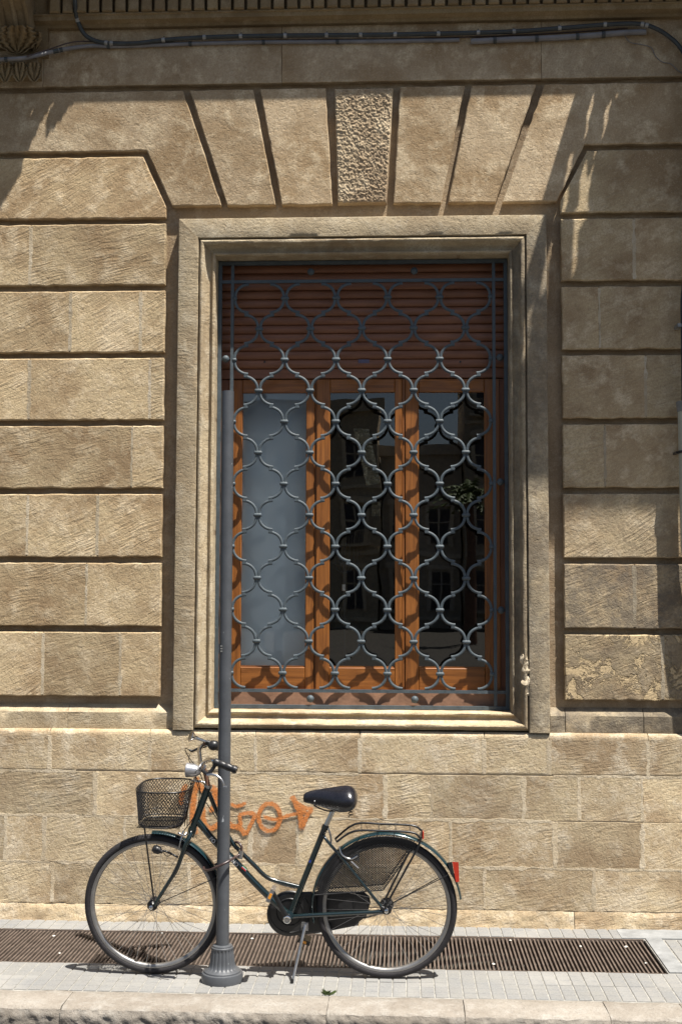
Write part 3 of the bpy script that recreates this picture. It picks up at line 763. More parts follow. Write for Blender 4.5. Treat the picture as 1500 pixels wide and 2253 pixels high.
# leave the window wall of the room open where the window stands
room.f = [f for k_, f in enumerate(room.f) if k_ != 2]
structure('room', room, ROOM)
b0, b1 = xpx(505), xpx(684); mb = MB(); rows = []
for i in range(60):
    x = b0+(b1-b0)*i/59; y = .33+.004*math.sin(i*.33)+.0015*math.sin(i*1.7); rows.append([(x, y, OZ0+.1), (x, y+.001, 2.2), (x, y, zt-.02)])
mb.grid(rows); part('curtain', mb, CURT, None, smooth=60, label='plain blue grey curtain hanging behind the left window pane', cat='curtain')
def strip(p0, p1, p2, p3, n, name, lab):
    mb = MB(); rows = []
    a, b, c, d = [W(*p, .40) for p in (p0, p1, p2, p3)]
    for i in range(n+1):
        t = i/n; l_ = a.lerp(d, t); r_ = b.lerp(c, t); dy = .011 if i % 2 else -.011; rows.append([l_+Vector((0, dy, 0)), l_.lerp(r_, .5)+Vector((0, dy*1.4-.006, 0)), r_+Vector((0, dy, 0))])
    mb.grid(rows); return part(name, mb, SILVER, None, label=lab, cat='ornament')
strip((777, 943), (812, 945), (837, 1064), (806, 1068), 26, 'hanging_ornament', 'long crinkled silver strip hanging behind the middle window pane')
strip((818, 1104), (838, 1106), (836, 1136), (817, 1136), 8, 'hanging_ornament', 'short crinkled silver strip below the long one behind the middle pane')
cs = thing('candle_stand', W(760, 1330, .55), label='black iron candle stand inside the room behind the middle pane', cat='candle stand')
mb = MB().tube([W(758, 1560, .55), W(757, 1200, .55)], .007, 8)
for k in range(5): mb.tube(cr([W(757, 1262, .55), W(740+k*9, 1250, .55), W(738+k*10, 1215, .55)], 4), .004, 6)
for k in range(8): mb.tube([W(729+k*8, 1240+4*math.sin(k), .55), W(727+k*8.5, 1190+7*abs(k-3.5), .55)], .003, 6)
mb.tube([W(726, 1240, .55), W(790, 1240, .55)], .005, 6)
part('stand', mb, BLACK, cs)
part('candle', MB().tube([W(756, 1300, .53), W(756, 1286, .53)], .011, 12), WAX, cs)

# ------------------------------------------------------------------ window grille
GYc = .125
gri = thing('window_grille', (-.23, GYc, OZ0), label='grey iron window grille of interlaced quatrefoil scrolls in a double frame', cat='grille')
def gp(px, py): return W(px, py, GYc)
gx0, gx1 = gp(511, 1068).x, gp(1082, 1068).x; PX = (gx1-gx0)/5
gz0, gz1 = gp(796, 655).z, gp(796, 1482).z; DZ = (gz0-gz1)/12
ih = .009
vl, vr = gp(509.5, 1068).x-.004, gp(1086, 1068).x+.003; ol, orr = OX0+.012, OX1-.012
zti = gz0+DZ/2+.009; zbi = gz1-DZ/2-.009; zto = OZ1-.014; zbo = OZ0+.014
for x in (vl, vr): part('frame_bar', MB().box(x-.009, x+.009, GYc-.008, GYc+.008, zbo+.009, zto-.009), IRON, gri)
for z in (zti, zbi): part('frame_bar', MB().box(ol+.009, orr-.009, GYc-.0065, GYc+.0065, z-.009, z+.009), IRON, gri)
for x in (ol, orr): part('frame_bar', MB().box(x-.010, x+.010, GYc-.012, GYc+.012, zbo-.011, zto+.011), IRON, gri)
for z in (zto, zbo): part('frame_bar', MB().box(ol+.0101, orr-.0101, GYc-.012, GYc+.012, z-.010, z+.010), IRON, gri)
balls = []
for px in (682, 911): balls += [(gp(px, 1000).x, (zti+zto)/2, 0), (gp(px+1, 1500).x, (zbi+zbo)/2, 0)]
for z in (gp(498, 790).z, gp(498, 1061).z, gp(498, 1340).z): balls += [((ol+vl)/2, z, 1), ((orr+vr)/2, z, 1)]
for x, z, vtl in balls:
    mb = MB().ball((x, GYc-.004, z), .0215, 1, .9, 1, 16)
    if vtl: mb.tube([(x-.022, GYc, z), (x+.022, GYc, z)], .006, 8)
    else: mb.tube([(x, GYc, z-.02), (x, GYc, z+.02)], .006, 8)
    part('ball_spacer', mb, IRON, gri, smooth=60)
hx, hz = PX/2, DZ
def arcs(full, sx, sz):
    e, c = .008, .012; ov = .012; off = .0072; w = .0088
    def arc(x0, z0, x1, z1):
        pts = []
        for i in range(11):
            a = i/10*math.pi/2; pts.append((x1-(x1-x0)*math.cos(a), z0+(z1-z0)*math.sin(a)))
        return pts
    A = arc(e, -c, hx/2+ov, -hz/2+off)
    mb = MB(); mb.tube([(sx*x, 0, sz*z) for x, z in A], w, 8, ref=(0, 1, 0), flat=.75)
    if full:
        A2 = [(hx-x, -hz-z) for x, z in A]; mb.tube([(sx*x, .0005, sz*z) for x, z in A2], w, 8, ref=(0, 1, 0), flat=.75)
        mb.box(sx*hx/2-.010, sx*hx/2+.010, -.006, .006, -sz*hz/2-.0105, -sz*hz/2+.0105)
    return mb
proto = {}
def put(full, sx, sz, x, z, name):
    key = (full, sx, sz)
    if key not in proto:
        mb = arcs(full, sx, sz)
        for v in mb.v: v += Vector((x, GYc, z))
        proto[key] = part(name, mb, IRON, gri, smooth=50, org=(x, GYc, z)); return proto[key]
    return inst(proto[key], name, (x, GYc, z), gri)
cprof = [(.004, -.024), (.0085, -.0225), (.0115, -.017), (.0125, -.008), (.0125, .008), (.0115, .017), (.0085, .0225), (.004, .024)]
csrc = None
for r in range(13):
    z = gz0-DZ*r; A = r % 2 == 0
    xs = [gx0+PX*i for i in range(6)] if A else [gx0+PX*(i+.5) for i in range(5)]
    for i, x in enumerate(xs):
        eL = A and i == 0; eR = A and i == 5
        cxx = x+(.006 if eL else -.006 if eR else 0)
        if csrc is None: csrc = part('collar', MB().lathe((cxx, GYc, z), (1, 0, 0), cprof, 12).lathe((cxx, GYc, z+.0105), (1, 0, 0), [(.003, -.017), (.004, -.016), (.004, .016), (.003, .017)], 8), IRON, gri, smooth=60, org=(cxx, GYc, z)); o = csrc
        else: o = inst(csrc, 'collar', (cxx, GYc, z), gri)
        o.scale = (.55, 1, 1) if eL or eR else (1, 1, 1)
        if r < 12:
            if not eL: put(True, -1, 1, x, z, 'scroll')
            if not eR: put(True, 1, 1, x, z, 'scroll')
        if r == 0:
            if not eL: put(False, -1, -1, x, z, 'scroll_end')
            if not eR: put(False, 1, -1, x, z, 'scroll_end')
        if r == 12:
            if not eL: put(False, -1, 1, x, z, 'scroll_end')
            if not eR: put(False, 1, 1, x, z, 'scroll_end')

# ------------------------------------------------------------------ cables and pipes
def cable(name, pts, y, r, mat, label, clips, clipm=STRAP, extra=None):
    t = thing(name, W(*pts[len(pts)//2][:2], y), label=label, cat='cable' if 'cable' in name else 'pipe')
    C = cr([W(p[0], p[1], (p[2] if len(p) > 2 else y)) for p in pts], 8)
    part('sheath', MB().tube(C, r, 12), mat, t, smooth=60)
    for c in clips:
        b = min(range(1, len(C)-1), key=lambda i: (C[i]-W(c[0], c[1], y)).length); d = (C[b+1]-C[b-1]).normalized()
        part('clip', MB().tube([C[b]-d*.010, C[b]-d*.009, C[b]+d*.009, C[b]+d*.010], [r, r*1.22, r*1.22, r], 12), clipm, t, smooth=40)
        if len(c) > 2: part('nail', MB().tube([C[b]+Vector((0, 0, r)), C[b]+Vector((0, .02, r+.018))], .003, 6), BLACK, t)
    return t
cable('black_cable', [(163, -30, -.16), (166, 10, -.13), (170, 40, -.08), (184, 72, -.04), (206, 88, -.03), (240, 95, -.03), (300, 95, -.03), (360, 88, -.03), (450, 82, -.03), (560, 79, -.03), (700, 77.5, -.03), (850, 76, -.03), (1000, 73, -.03), (1130, 69, -.03), (1230, 62, -.03), (1330, 54, -.035), (1400, 52, -.04), (1440, 62, -.05), (1475, 84, -.05), (1500, 112, -.05), (1512, 150, -.05), (1518, 300, -.06), (1520, 600, -.08)], -.03, .0125, CABLE,
    'thick black cable clipped along the frieze and dropping in from the top left', [(172, 42), (233, 94), (245, 95), (362, 88, 1), (447, 82), (530, 80, 1), (620, 78, 1), (712, 77, 1), (797, 77), (868, 76), (957, 74, 1), (1045, 71, 1), (1130, 68, 1), (1226, 61, 1), (1325, 54), (1410, 54), (1420, 57)])
cable('grey_cable', [(-40, 135, -.16), (0, 131, -.15), (60, 127, -.12), (110, 115, -.06), (150, 107, -.03), (200, 101, -.02), (260, 102, -.015), (400, 97, -.012), (560, 93, -.012), (720, 92, -.012), (900, 90, -.012), (1010, 88, -.015)], -.02, .0115, CABLE2,
    'weathered grey cable running below the black one, starting at the carved corbel', [(22, 130), (118, 112), (125, 110), (135, 108), (235, 101, 1), (410, 97), (580, 93), (740, 92)], CABLE)
cable('short_conduit', [(1035, 91), (1060, 90), (1120, 87), (1180, 85), (1240, 82), (1300, 78), (1370, 72), (1420, 70)], -.022, .0165, CABLE2,
    'fat grey conduit length under the black cable at upper right', [(1086, 88), (1182, 85), (1268, 80), (1330, 76)], CABLE)
cable('thin_cable', [(60, 124, -.14), (110, 108, -.06), (165, 92, -.03), (240, 92, -.012), (420, 93.5, -.008), (640, 88, -.008), (900, 85, -.008), (1150, 77, -.008), (1380, 62, -.01)], -.01, .0038, LOCKC, 'thin brown cable threaded between the thick cables', [])
cable('thin_wire', [(1373, 78), (1385, 93), (1410, 98), (1432, 105), (1440, 122), (1455, 136), (1475, 141), (1490, 155), (1505, 165)], -.006, .0022, CABLE2, 'loose thin wire curling down the frieze at upper right', [])
dp = thing('drainpipe', (W(1512, 1200, -.08).x, -.08, 0), label='beige drainpipe with grey collar at the right edge of the wall', cat='drainpipe')
dx = W(1489, 905, -.08).x+.042
zcol = W(1490, 894, -.08).z
part('lower_pipe', MB().tube([(dx+.10, -.08, .0), (dx+.09, -.08, 1.3), (dx+.06, -.08, 1.7), (dx+.006, -.08, 2.1), (dx, -.08, zcol)], .040, 20), BEIGE, dp, smooth=60)
part('collar', MB().lathe((dx, -.08, zcol-.03), (0, 0, 1), [(.041, -.002), (.044, .0), (.047, .03), (.048, .055), (.042, .058)], 20), GREYP, dp, smooth=50)
part('upper_pipe', MB().tube([(dx+.008, -.08, zcol), (dx+.010, -.08, zcol+.6), (dx+.05, -.08, zcol+1.0), (dx+.06, -.08, 5.4)], .026, 16), NAVY, dp, smooth=60)
zc_ = W(1490, 995, -.08).z
part('bracket', MB().lathe((dx, -.08, zc_), (0, 0, 1), [(.0405, -.008), (.045, -.007), (.045, .007), (.0405, .008)], 20).box(dx-.052, dx-.04, -.08, .01, zc_-.006, zc_+.006), BLACK, dp, smooth=40)
part('bracket', MB().box(dx-.035, dx-.01, -.09, .01, W(1490, 716, -.08).z-.01, W(1490, 716, -.08).z+.01), STRAP, dp)

# ------------------------------------------------------------------ pole
pc = Vector((-.847, -1.072, 0))
pole = thing('street_pole', pc, label='tall dark grey metal pole with fluted cast foot in front of the bicycle', cat='pole')
PT = W(500, 861, pc.y).z
part('shaft', MB().lathe(pc, (0, 0, 1), [(.031, .16), (.0305, .3), (.0300, 1.6), (.0300, PT), (.026, PT), (.026, PT-.08)], 28), POLE, pole, smooth=40)
def flute(a, h): return 1+(.075*(abs(math.cos(a*9))**.6-.6) if .056 < h < .150 else 0)
part('fluted_foot', MB().lathe(pc, (0, 0, 1), [(.098, 0), (.0985, .006), (.098, .034), (.096, .041), (.088, .044), (.087, .050), (.080, .055), (.068, .060), (.0615, .070), (.058, .085), (.055, .11), (.052, .135), (.0505, .149), (.052, .1505), (.0515, .157), (.047, .160), (.046, .166), (.040, .169), (.031, .170)], 108, flute), POLE, pole, smooth=35)
p = W(487, 1427, pc.y)
mb = MB().box(p.x-.012, p.x+.004, pc.y-.01, pc.y+.012, p.z-.022, p.z+.022)
for k in range(3): mb.box(p.x+.001, p.x+.010, pc.y-.034, pc.y-.012, p.z-.014+k*.012, p.z-.008+k*.012)
part('clamp', mb, STRAP, pole)

# ------------------------------------------------------------------ bicycle
RW = .337
Wr = Q(B(850, 1998).x, RW); Wf = Q(B(338.5, 1992).x, RW)
bike = thing('bicycle', (-.63, -.985, 0), label='dark green step-through city bicycle with wire front basket and rear rack', cat='bicycle')
def ringpt(c, r, a, o=0): return c+Vector((r*math.cos(a), 0, 0))+BU*(r*math.sin(a))+BN*o
def ring(mb, c, prof, seg=96):                    # prof: closed list (r, o)
    base = len(mb.v); n = len(prof)
    for k in range(seg):
        a = 2*math.pi*k/seg
        for r, o in prof: mb.v.append(ringpt(c, r, a, o))
    for k in range(seg):
        for q in range(n):
            mb.f.append((base+k*n+q, base+((k+1) % seg)*n+q, base+((k+1) % seg)*n+(q+1) % n, base+k*n+(q+1) % n))
    return mb
def wheel(c, front):
    w = sub('wheel', c, bike)
    tp = [(RW-.018+.018*math.cos(a*math.pi/6), .019*math.sin(a*math.pi/6)) for a in range(12)]
    part('tyre', ring(MB(), c, tp, 110), RUBBER, w, smooth=70)
    rp = [(RW-.031, .0145), (RW-.035, .015), (RW-.045, .012), (RW-.049, .006), (RW-.049, -.006), (RW-.045, -.012), (RW-.035, -.015), (RW-.031, -.0145)]
    part('rim', ring(MB(), c, rp, 110), RIM, w, smooth=40)
    hb = .030; part('hub', MB().lathe(c, BN, [(.006, -.055), (.012, -.045), (.024, -.036), (.026, -.031), (.014, -.026), (.012, 0), (.014, .026), (.026, .031), (.024, .036), (.012, .045), (.006, .055)], 18), BLACK, w, smooth=50)
    part('axle_nut', MB().lathe(c, BN, [(.009, .055), (.010, .057), (.010, .066), (.005, .068)], 10), CHROME, w)
    mb = MB(); n = 36
    for k in range(n):
        side = 1 if k % 2 else -1; a = 2*math.pi*k/n+.05; sgn = 1 if (k//2) % 2 else -1
        mb.tube([ringpt(c, .022, a+sgn*1.15, side*.031), ringpt(c, RW-.048, a, 0)], .00115, 4, caps=False)
    part('spokes', mb, ALU, w, smooth=60)
    return w
wheel(Wf, True); wheel(Wr, False)
part('valve', MB().tube([ringpt(Wf, RW-.05, -2.0), ringpt(Wf, RW-.09, -2.0)], .003, 6), BLACK, bike)
fr = sub('frame', B(640, 1950), bike)
def fp(name, pts, r, mat=FRAME, o=0, sub_=6, seg=12, par=None, flat=1):
    C = cr([B(p[0], p[1], p[2] if len(p) > 2 else o) for p in pts], sub_); return part(name, MB().tube(C, r, seg, flat=flat), mat, par or fr, smooth=60)
fp('head_tube', [(459, 1729), (423, 1827)], .0175)
fp('headset', [(459.5, 1727), (457.5, 1733)], .0205, CHROME); fp('headset', [(425, 1821), (422, 1829)], .0215)
fp('top_tube', [(460, 1744), (478, 1787), (509, 1850), (530, 1874), (561, 1905), (583, 1927), (603, 1937), (630, 1944), (657, 1951)], .0105)
fp('down_tube', [(435, 1806), (476, 1855), (512, 1889), (551, 1932), (600, 1981), (636, 2014)], .0165)
fp('seat_tube', [(717, 1815), (638, 2012)], .0148)
fp('bottom_bracket', [(636, 2014, -.04), (636, 2014, .04)], .021)
for o in (.045, -.045):
    fp('seat_stay', [(712, 1838, o*.4), (722, 1853, o*.8), (753, 1889, o), (807, 1956, o), (842, 1999, o)], .0075)
    fp('chain_stay', [(638, 2017, o*.5), (680, 2014, o), (842, 2006, o)], .010)
    fp('dropout', [(838, 1996, o), (852, 2003, o)], .012, BLACK)
# fork
fk = sub('fork', B(410, 1840), bike)
fp('fork_crown', [(423, 1829, .0), (419, 1839, .0)], .020, par=fk)
for o in (.042, -.042): fp('blade', [(421, 1833, o*.6), (413, 1850, o), (401, 1881, o), (387, 1916, o), (364, 1953, o), (345, 1984, o*1.1), (341, 1993, o*1.1)], [.0125]*12+[.011]*8+[.0095]*8+[.0085]*9, par=fk, sub_=6)
# fenders
def fender(c, r, a0, a1, name, w=.027):
    mb = MB(); rows = []; n = 60
    for k in range(n+1):
        a = (a0+(a1-a0)*k/n)*D2R
        rows.append([ringpt(c, r+.010*math.cos(q*math.pi/2)-.004, a, w*math.sin(q*math.pi/2)*1.0) for q in (-1, -.75, -.5, -.25, 0, .25, .5, .75, 1)]+
                    [ringpt(c, r+.010*math.cos(q*math.pi/2)-.0055, a, (w-.0015)*math.sin(q*math.pi/2)) for q in (1, .75, .5, .25, 0, -.25, -.5, -.75, -1)])
    mb.grid(rows); return part(name, mb, FENDER, bike, smooth=60)
fender(Wf, RW+.010, 91, 12, 'front_fender'); fender(Wr, RW+.020, 192, 8, 'rear_fender')
fp('fender_stay', [(846, 1996, .05), (985, 1925, .035)], .0022, BLACK, par=bike); fp('fender_stay', [(846, 1996, -.05), (985, 1920, -.035)], .0022, BLACK, par=bike)
fp('fender_stay', [(343, 1990, .05), (478, 1930, .035)], .0022, BLACK, par=bike)
# basket legs
for o in (.055, -.055): fp('basket_leg', [(317, 1815, o*1.8), (320, 1835, o*1.1), (329, 1905, o), (340, 1987, o)], .0042, BLACK, par=bike, flat=1)
# basket
bk = sub('basket', B(357, 1824), bike)
t0 = (B(357, 1824, .13)-BO).dot(BU); t1 = (B(357, 1743, .15)-BO).dot(BU)
sc0, sc1 = B(358, 1820).x, B(365, 1720).x
def bp(a, h, k=1.0):
    ax = (.106+.024*h)*k; ay = (.125+.045*h)*k; cs_, sn = math.cos(a), math.sin(a); e = .62
    return Q(sc0+(sc1-sc0)*h+ax*math.copysign(abs(cs_)**e, cs_), t0+(t1-t0)*h+.018*(h)*(cs_)*0, ay*math.copysign(abs(sn)**e, sn))
lut = []; N = 720; acc = 0; pr_ = bp(0, .5)
for i in range(N+1):
    q = bp(2*math.pi*i/N, .5); acc += (q-pr_).length; pr_ = q; lut.append(acc)
def ar(f):                                       # even spacing round the loop
    f = (f % 1)*acc; lo = next(i for i, v in enumerate(lut) if v >= f); return 2*math.pi*lo/N
AR = [ar(i/480) for i in range(480)]
def ai(f): return AR[int(round((f % 1)*480)) % 480]
mb = MB(); nw = 62
for k in range(nw):
    for sg in (1, -1):
        pts = [bp(ai(k/nw+sg*j/16*.145), .06+.94*j/16) for j in range(17)]
        mb.tube(pts, 0.0017, 4, caps=False)
part('wire_mesh', mb, BLACK, bk, kind='stuff')
mb = MB()
for k in range(17):
    s = -1+2*k/16
    mb.tube([Q(sc0+s*.102, t0, -.11), Q(sc0+s*.102, t0, .11)], .0015, 4); mb.tube([Q(sc0-.10, t0, s*.112), Q(sc0+.10, t0, s*.112)], .0015, 4)
part('base_wires', mb, BLACK, bk, kind='stuff')
for h, r in ((1, .0035), (.06, .003), (.22, .0018)): part('hoop', MB().tube([bp(ai(i/60), h) for i in range(60)], r, 6, closed=True), BLACK, bk, smooth=60)
part('hoop', MB().tube([bp(ai(i/60), 0, .93) for i in range(60)], .003, 6, closed=True), BLACK, bk, smooth=60)
for px in (411, 417): fp('basket_strap', [(421, 1722, .03), (414, 1768, .03), (px-5, 1818, .03)], .0022, BLACK, par=bk)
fp('basket_bracket', [(421, 1717, 0), (440, 1718, 0), (458, 1724, 0)], .0035, CHROME, par=bike, flat=2.5)
# bars, stem, grips, levers
hb = sub('handlebar', B(448, 1690), bike)
fp('stem', [(458, 1728, 0), (452, 1700, 0), (446, 1686, 0)], .0115, BROWN, par=hb); fp('stem_clamp', [(446, 1686, .028), (446, 1686, -.028)], .017, ALU, par=hb)
fp('bar', [(446, 1687, .02), (444, 1686, .06), (447, 1679, .12), (460, 1671, .20), (475, 1676, .25), (500, 1686, .265)], .0105, CHROME, par=hb)
fp('bar', [(446, 1685, -.02), (442, 1681, -.06), (440, 1665, -.13), (439, 1650, -.20), (447, 1639, -.24), (466, 1640, -.26), (490, 1648, -.27)], .0105, CHROME, par=hb)
C = cr([B(471, 1675.5, .248), B(496, 1685, .262), B(521, 1695, .27)], 14)
part('grip', MB().tube(C, [.0155+.0028*abs(math.sin(i*.46)) for i in range(len(C))], 14), PLAST, hb, smooth=60)
C = cr([B(466, 1640, -.26), B(500, 1652, -.275)], 14); part('grip', MB().tube(C, [.0155+.002*abs(math.sin(i*.46)) for i in range(len(C))], 14), PLAST, hb, smooth=60)
fp('lever_mount', [(475, 1680, .25), (468, 1692, .255), (458, 1703, .255), (446, 1695, .22)], .009, PLAST, par=hb)
fp('brake_lever', [(456, 1705, .26), (468, 1704, .27), (481, 1709, .28), (490, 1719, .285), (493, 1731, .285)], [.006]*12+[.0045]*12+[.0055], ALU, par=hb)
fp('brake_lever', [(455, 1642, -.25), (438, 1646, -.25), (424, 1652, -.25), (417, 1650, -.25)], .006, PLAST, par=hb)
fp('brake_cable', [(419, 1651, -.25), (408, 1647, -.2), (412, 1660, -.1), (423, 1676, 0), (437, 1694, .03), (448, 1722, .03), (452, 1728, .02)], .0024, BLACK, par=hb, seg=6)
fp('brake_cable', [(450, 1700, .22), (436, 1694, .15), (430, 1705, .05), (440, 1735, .02), (430, 1790, .02), (402, 1832, .02)], .0022, BLACK, par=hb, seg=6)
fp('brake_cable', [(418, 1660, -.2), (416, 1672, -.1), (424, 1690, 0), (440, 1740, -.025), (470, 1790, -.02), (540, 1885, .012), (600, 1938, .014), (650, 1955, .015)], .0022, BLACK, par=hb, seg=6)
# horn
hn = sub('bulb_horn', B(440, 1625, -.22), bike)
a = B(421, 1620, -.20); b = B(454, 1632, -.23); d = (b-a)
part('trumpet', MB().lathe(a, d, [(.0285, -.004), (.030, -.002), (.027, .002), (.018, .012), (.011, .022), (.008, .036), (.0065, .08), (.006, d.length)], 24), CHROME, hn, smooth=40)
part('bulb', MB().ball(B(470, 1640, -.235), .026, 1.15, 1, 1, 16).tube([b, B(466, 1637, -.235)], .012, 10), PLAST, hn, smooth=60)
fp('clamp', [(452, 1631, -.23), (448, 1640, -.24)], .008, BROWN, par=hn)
# headlamp
hl = sub('headlamp', B(425, 1696, .03), bike)
a = B(411, 1694, .04); d = Vector((1, .0, -.06)).normalized()
part('lamp_shell', MB().lathe(a, d, [(.030, -.003), (.034, -.002), (.0345, .004), (.033, .012), (.031, .034), (.026, .052), (.016, .066), (.006, .072)], 28), SILVERP, hl, smooth=45)
part('lens', MB().lathe(a, d, [(.001, -.008), (.02, -.006), (.030, -.0035)], 24), ALU, hl, smooth=60)
fp('lamp_bracket', [(428, 1712, .03), (430, 1718, .02), (445, 1720, .01)], .005, ALU, par=hl)
# saddle
sd = sub('saddle', B(728, 1770), bike)
prof = [(667, 1750, 1763, .014), (671, 1746, 1766, .019), (683, 1742, 1769, .024), (700, 1740, 1774, .030), (718, 1738, 1779, .042), (735, 1736.5, 1784, .062), (752, 1734.5, 1786, .082), (766, 1733.5, 1784, .093), (777, 1737, 1779, .090), (783, 1744, 1772, .075), (786, 1753, 1764, .045)]
rows = []
for (px, yt, yb_, w) in prof:
    top = B(px, yt); bot = B(px, yb_, .0); row = []
    H = (top-bot).length
    for k in range(17):
        a = math.pi*(k/16*1.5-.25)
        x = math.cos(a); y = math.sin(a); hh = H*.5
        row.append(bot+BU*(hh*1.0)+BU*(hh*max(-1, y*1.25 if y > 0 else y*1.38)*(1-.22*abs(x)))+BN*(w*(abs(x)**.8)*math.copysign(1, x)))
    rows.append(row)
mb = MB().grid(rows); mb.f.append(tuple(range(16, -1, -1))); mb.f.append(tuple(10*17+q for q in range(17)))
o = part('cover', mb, LEATH, sd, smooth=75)
m = o.modifiers.new('soft', 'SUBSURF'); m.levels = 1; m.render_levels = 1
for (px, py) in ((692, 1763), (743, 1774)): part('rivet', MB().ball(B(px, py, .036 if px < 700 else .066), .0042), ALU, sd, smooth=60)
for o in (.03, -.03):
    C = [B(762, 1775, o)+Vector((.011*math.cos(i*.7), .011*math.sin(i*.7), -.0016*i)) for i in range(34)]
    part('spring', MB().tube([c+Vector((.02, 0, .005)) for c in C], .0022, 6), BLACK, sd, smooth=60)
fp('saddle_rail', [(690, 1772, .02), (720, 1784, .022), (758, 1782, .03)], .0035, BLACK, par=sd); fp('saddle_rail', [(690, 1772, -.02), (720, 1784, -.022), (758, 1782, -.03)], .0035, BLACK, par=sd)
fp('saddle_clamp', [(733, 1780, .03), (733, 1780, -.03)], .012, BLACK, par=sd)
fp('seat_post', [(734, 1780), (716, 1818)], .0125, CHROME, par=bike)
fp('seat_clamp', [(722, 1822, .02), (727, 1838, .02), (728, 1856, .02)], .0045, ALU, par=bike)
part('collar', MB().lathe(B(717, 1816), (B(717, 1816)-B(710, 1833)), [(.0150, -.02), (.0175, -.018), (.0175, .0), (.0150, .002)], 16), FRAME, bike, smooth=40)
# rack
rk = sub('rear_rack', B(840, 1830), bike)
for o, dy in ((.062, 0), (-.062, 0)):
    t_ = [(737, 1846), (781, 1813), (840, 1813), (905, 1816), (924, 1825), (929, 1836), (917, 1868)] if o < 0 else [(741, 1852), (778, 1829), (840, 1828), (902, 1831), (920, 1839), (924, 1850), (915, 1874)]
    fp('rail', [(x, y, o) for x, y in t_], .0052, BLACK, par=rk, sub_=4)
    fp('rack_stay', [(915, 1872, o), (853, 1985, o*.85), (850, 1998, o*.85)], .005, BLACK, par=rk); fp('rack_stay', [(901, 1872, o), (846, 1980, o*.85)], .005, BLACK, par=rk)
for px in (795, 833, 870, 901): part('cross_wire', MB().tube([B(px, 1829.5, .062), B(px, 1813.5, -.062)], .0022, 6), BLACK, rk)
part('cross_wire', MB().tube([B(741, 1852, .062), B(737, 1846, -.062)], .004, 6), BLACK, rk)
part('cross_wire', MB().tube([B(921, 1843, .062), B(927, 1831, -.062)], .004, 6), BLACK, rk)
part('rack_reflector', MB().box(*sorted((B(930, 1836).x-.002, B(930, 1836).x+.004)), -1.045, -1.015, B(929, 1844).z, B(929, 1828).z), RED, rk)
# skirt guards
gpoly = [(-.0, 0)]
def guard(o):
    c = Wr; arc = [(c.x+(RW+.012)*math.cos(a*D2R), RW+(RW+.012)*math.sin(a*D2R)) for a in range(66, 168, 6)]
    pl = [((B(843, 1952)-BO).x, (B(843, 1952)-BO).dot(BU))]+arc+[((B(693, 1963)-BO).x, (B(693, 1963)-BO).dot(BU))]
    def inside(x, y):
        r = False; n = len(pl)
        for i in range(n):
            (x1, y1), (x2, y2) = pl[i], pl[(i+1) % n]
            if (y1 > y) != (y2 > y) and x < (x2-x1)*(y-y1)/(y2-y1)+x1: r = not r
        return r
    mb = MB(); xs = [p[0] for p in pl]; ys = [p[1] for p in pl]; P_ = .0135; sl_ = .62; st = .006
    for sg in (1, -1):
        y = min(ys)-.5
        while y < max(ys)+.5:
            run = []; x = min(xs)
            while x <= max(xs)+st:
                yy = y+sg*sl_*(x-min(xs))
                if inside(x, yy): run.append((x, yy))
                else:
                    if len(run) > 1: mb.tube([Q(*run[0], o), Q(*run[-1], o)], .0019, 4, caps=False, flat=.5)
                    run = []
                x += st
            if len(run) > 1: mb.tube([Q(*run[0], o), Q(*run[-1], o)], .0019, 4, caps=False, flat=.5)
            y += P_*sl_
    g_ = sub('skirt_guard', Q(c.x, RW, o), bike)
    part('perforated_sheet', mb, PLAST, g_, kind='stuff')
    part('rim_band', MB().tube([Q(*p, o) for p in pl], .0032, 6, closed=True), PLAST, g_)
    band = MB(); a_ = [(c.x+r*math.cos(a*D2R), RW+r*math.sin(a*D2R)) for r in (RW+.012, RW-.0) for a in range(66, 168, 6)]; n = len(a_)//2
    band.v = [Q(*p, o+.001) for p in a_]; band.f = [(i, i+1, n+i+1, n+i) for i in range(n-1)]
    part('edge_band', band, PLAST, g_)
guard(.047); guard(-.047)
# rear brake
fp('rear_brake', [(746, 1862, .045), (752, 1880, .05), (770, 1890, .05), (786, 1883, .05)], .004, CHROME, par=bike)
part('brake_shoe', MB().box(B(777, 1890, .05).x, B(790, 1890, .05).x, -1.06, -1.04, B(780, 1894, .05).z, B(780, 1880, .05).z), ALU, bike)
fp('rear_brake_arm', [(772, 1895, .05), (788, 1910, .05)], .004, ALU, par=bike)
# front brake and dynamo
fp('front_brake', [(404, 1828, .03), (398, 1850, .045), (394, 1868, .045)], .0042, CHROME, par=bike); fp('front_brake', [(410, 1832, .03), (405, 1838, .045), (392, 1832, .045)], .005, ALU, par=bike)
part('dynamo', MB().lathe(B(338, 1866, .05), Vector((1, -.2, -.35)), [(.004, -.004), (.016, 0), (.020, .01), (.019, .032), (.010, .042), (.008, .05)], 16), PLAST, bike, smooth=40)
fp('dynamo_arm', [(356, 1872, .05), (368, 1874, .05), (392, 1886, .05)], .005, BLACK, par=bike); fp('dynamo_wire', [(360, 1876, .05), (368, 1884, .05), (380, 1880, .05), (392, 1888, .05)], .0018, BLACK, par=bike, seg=6)
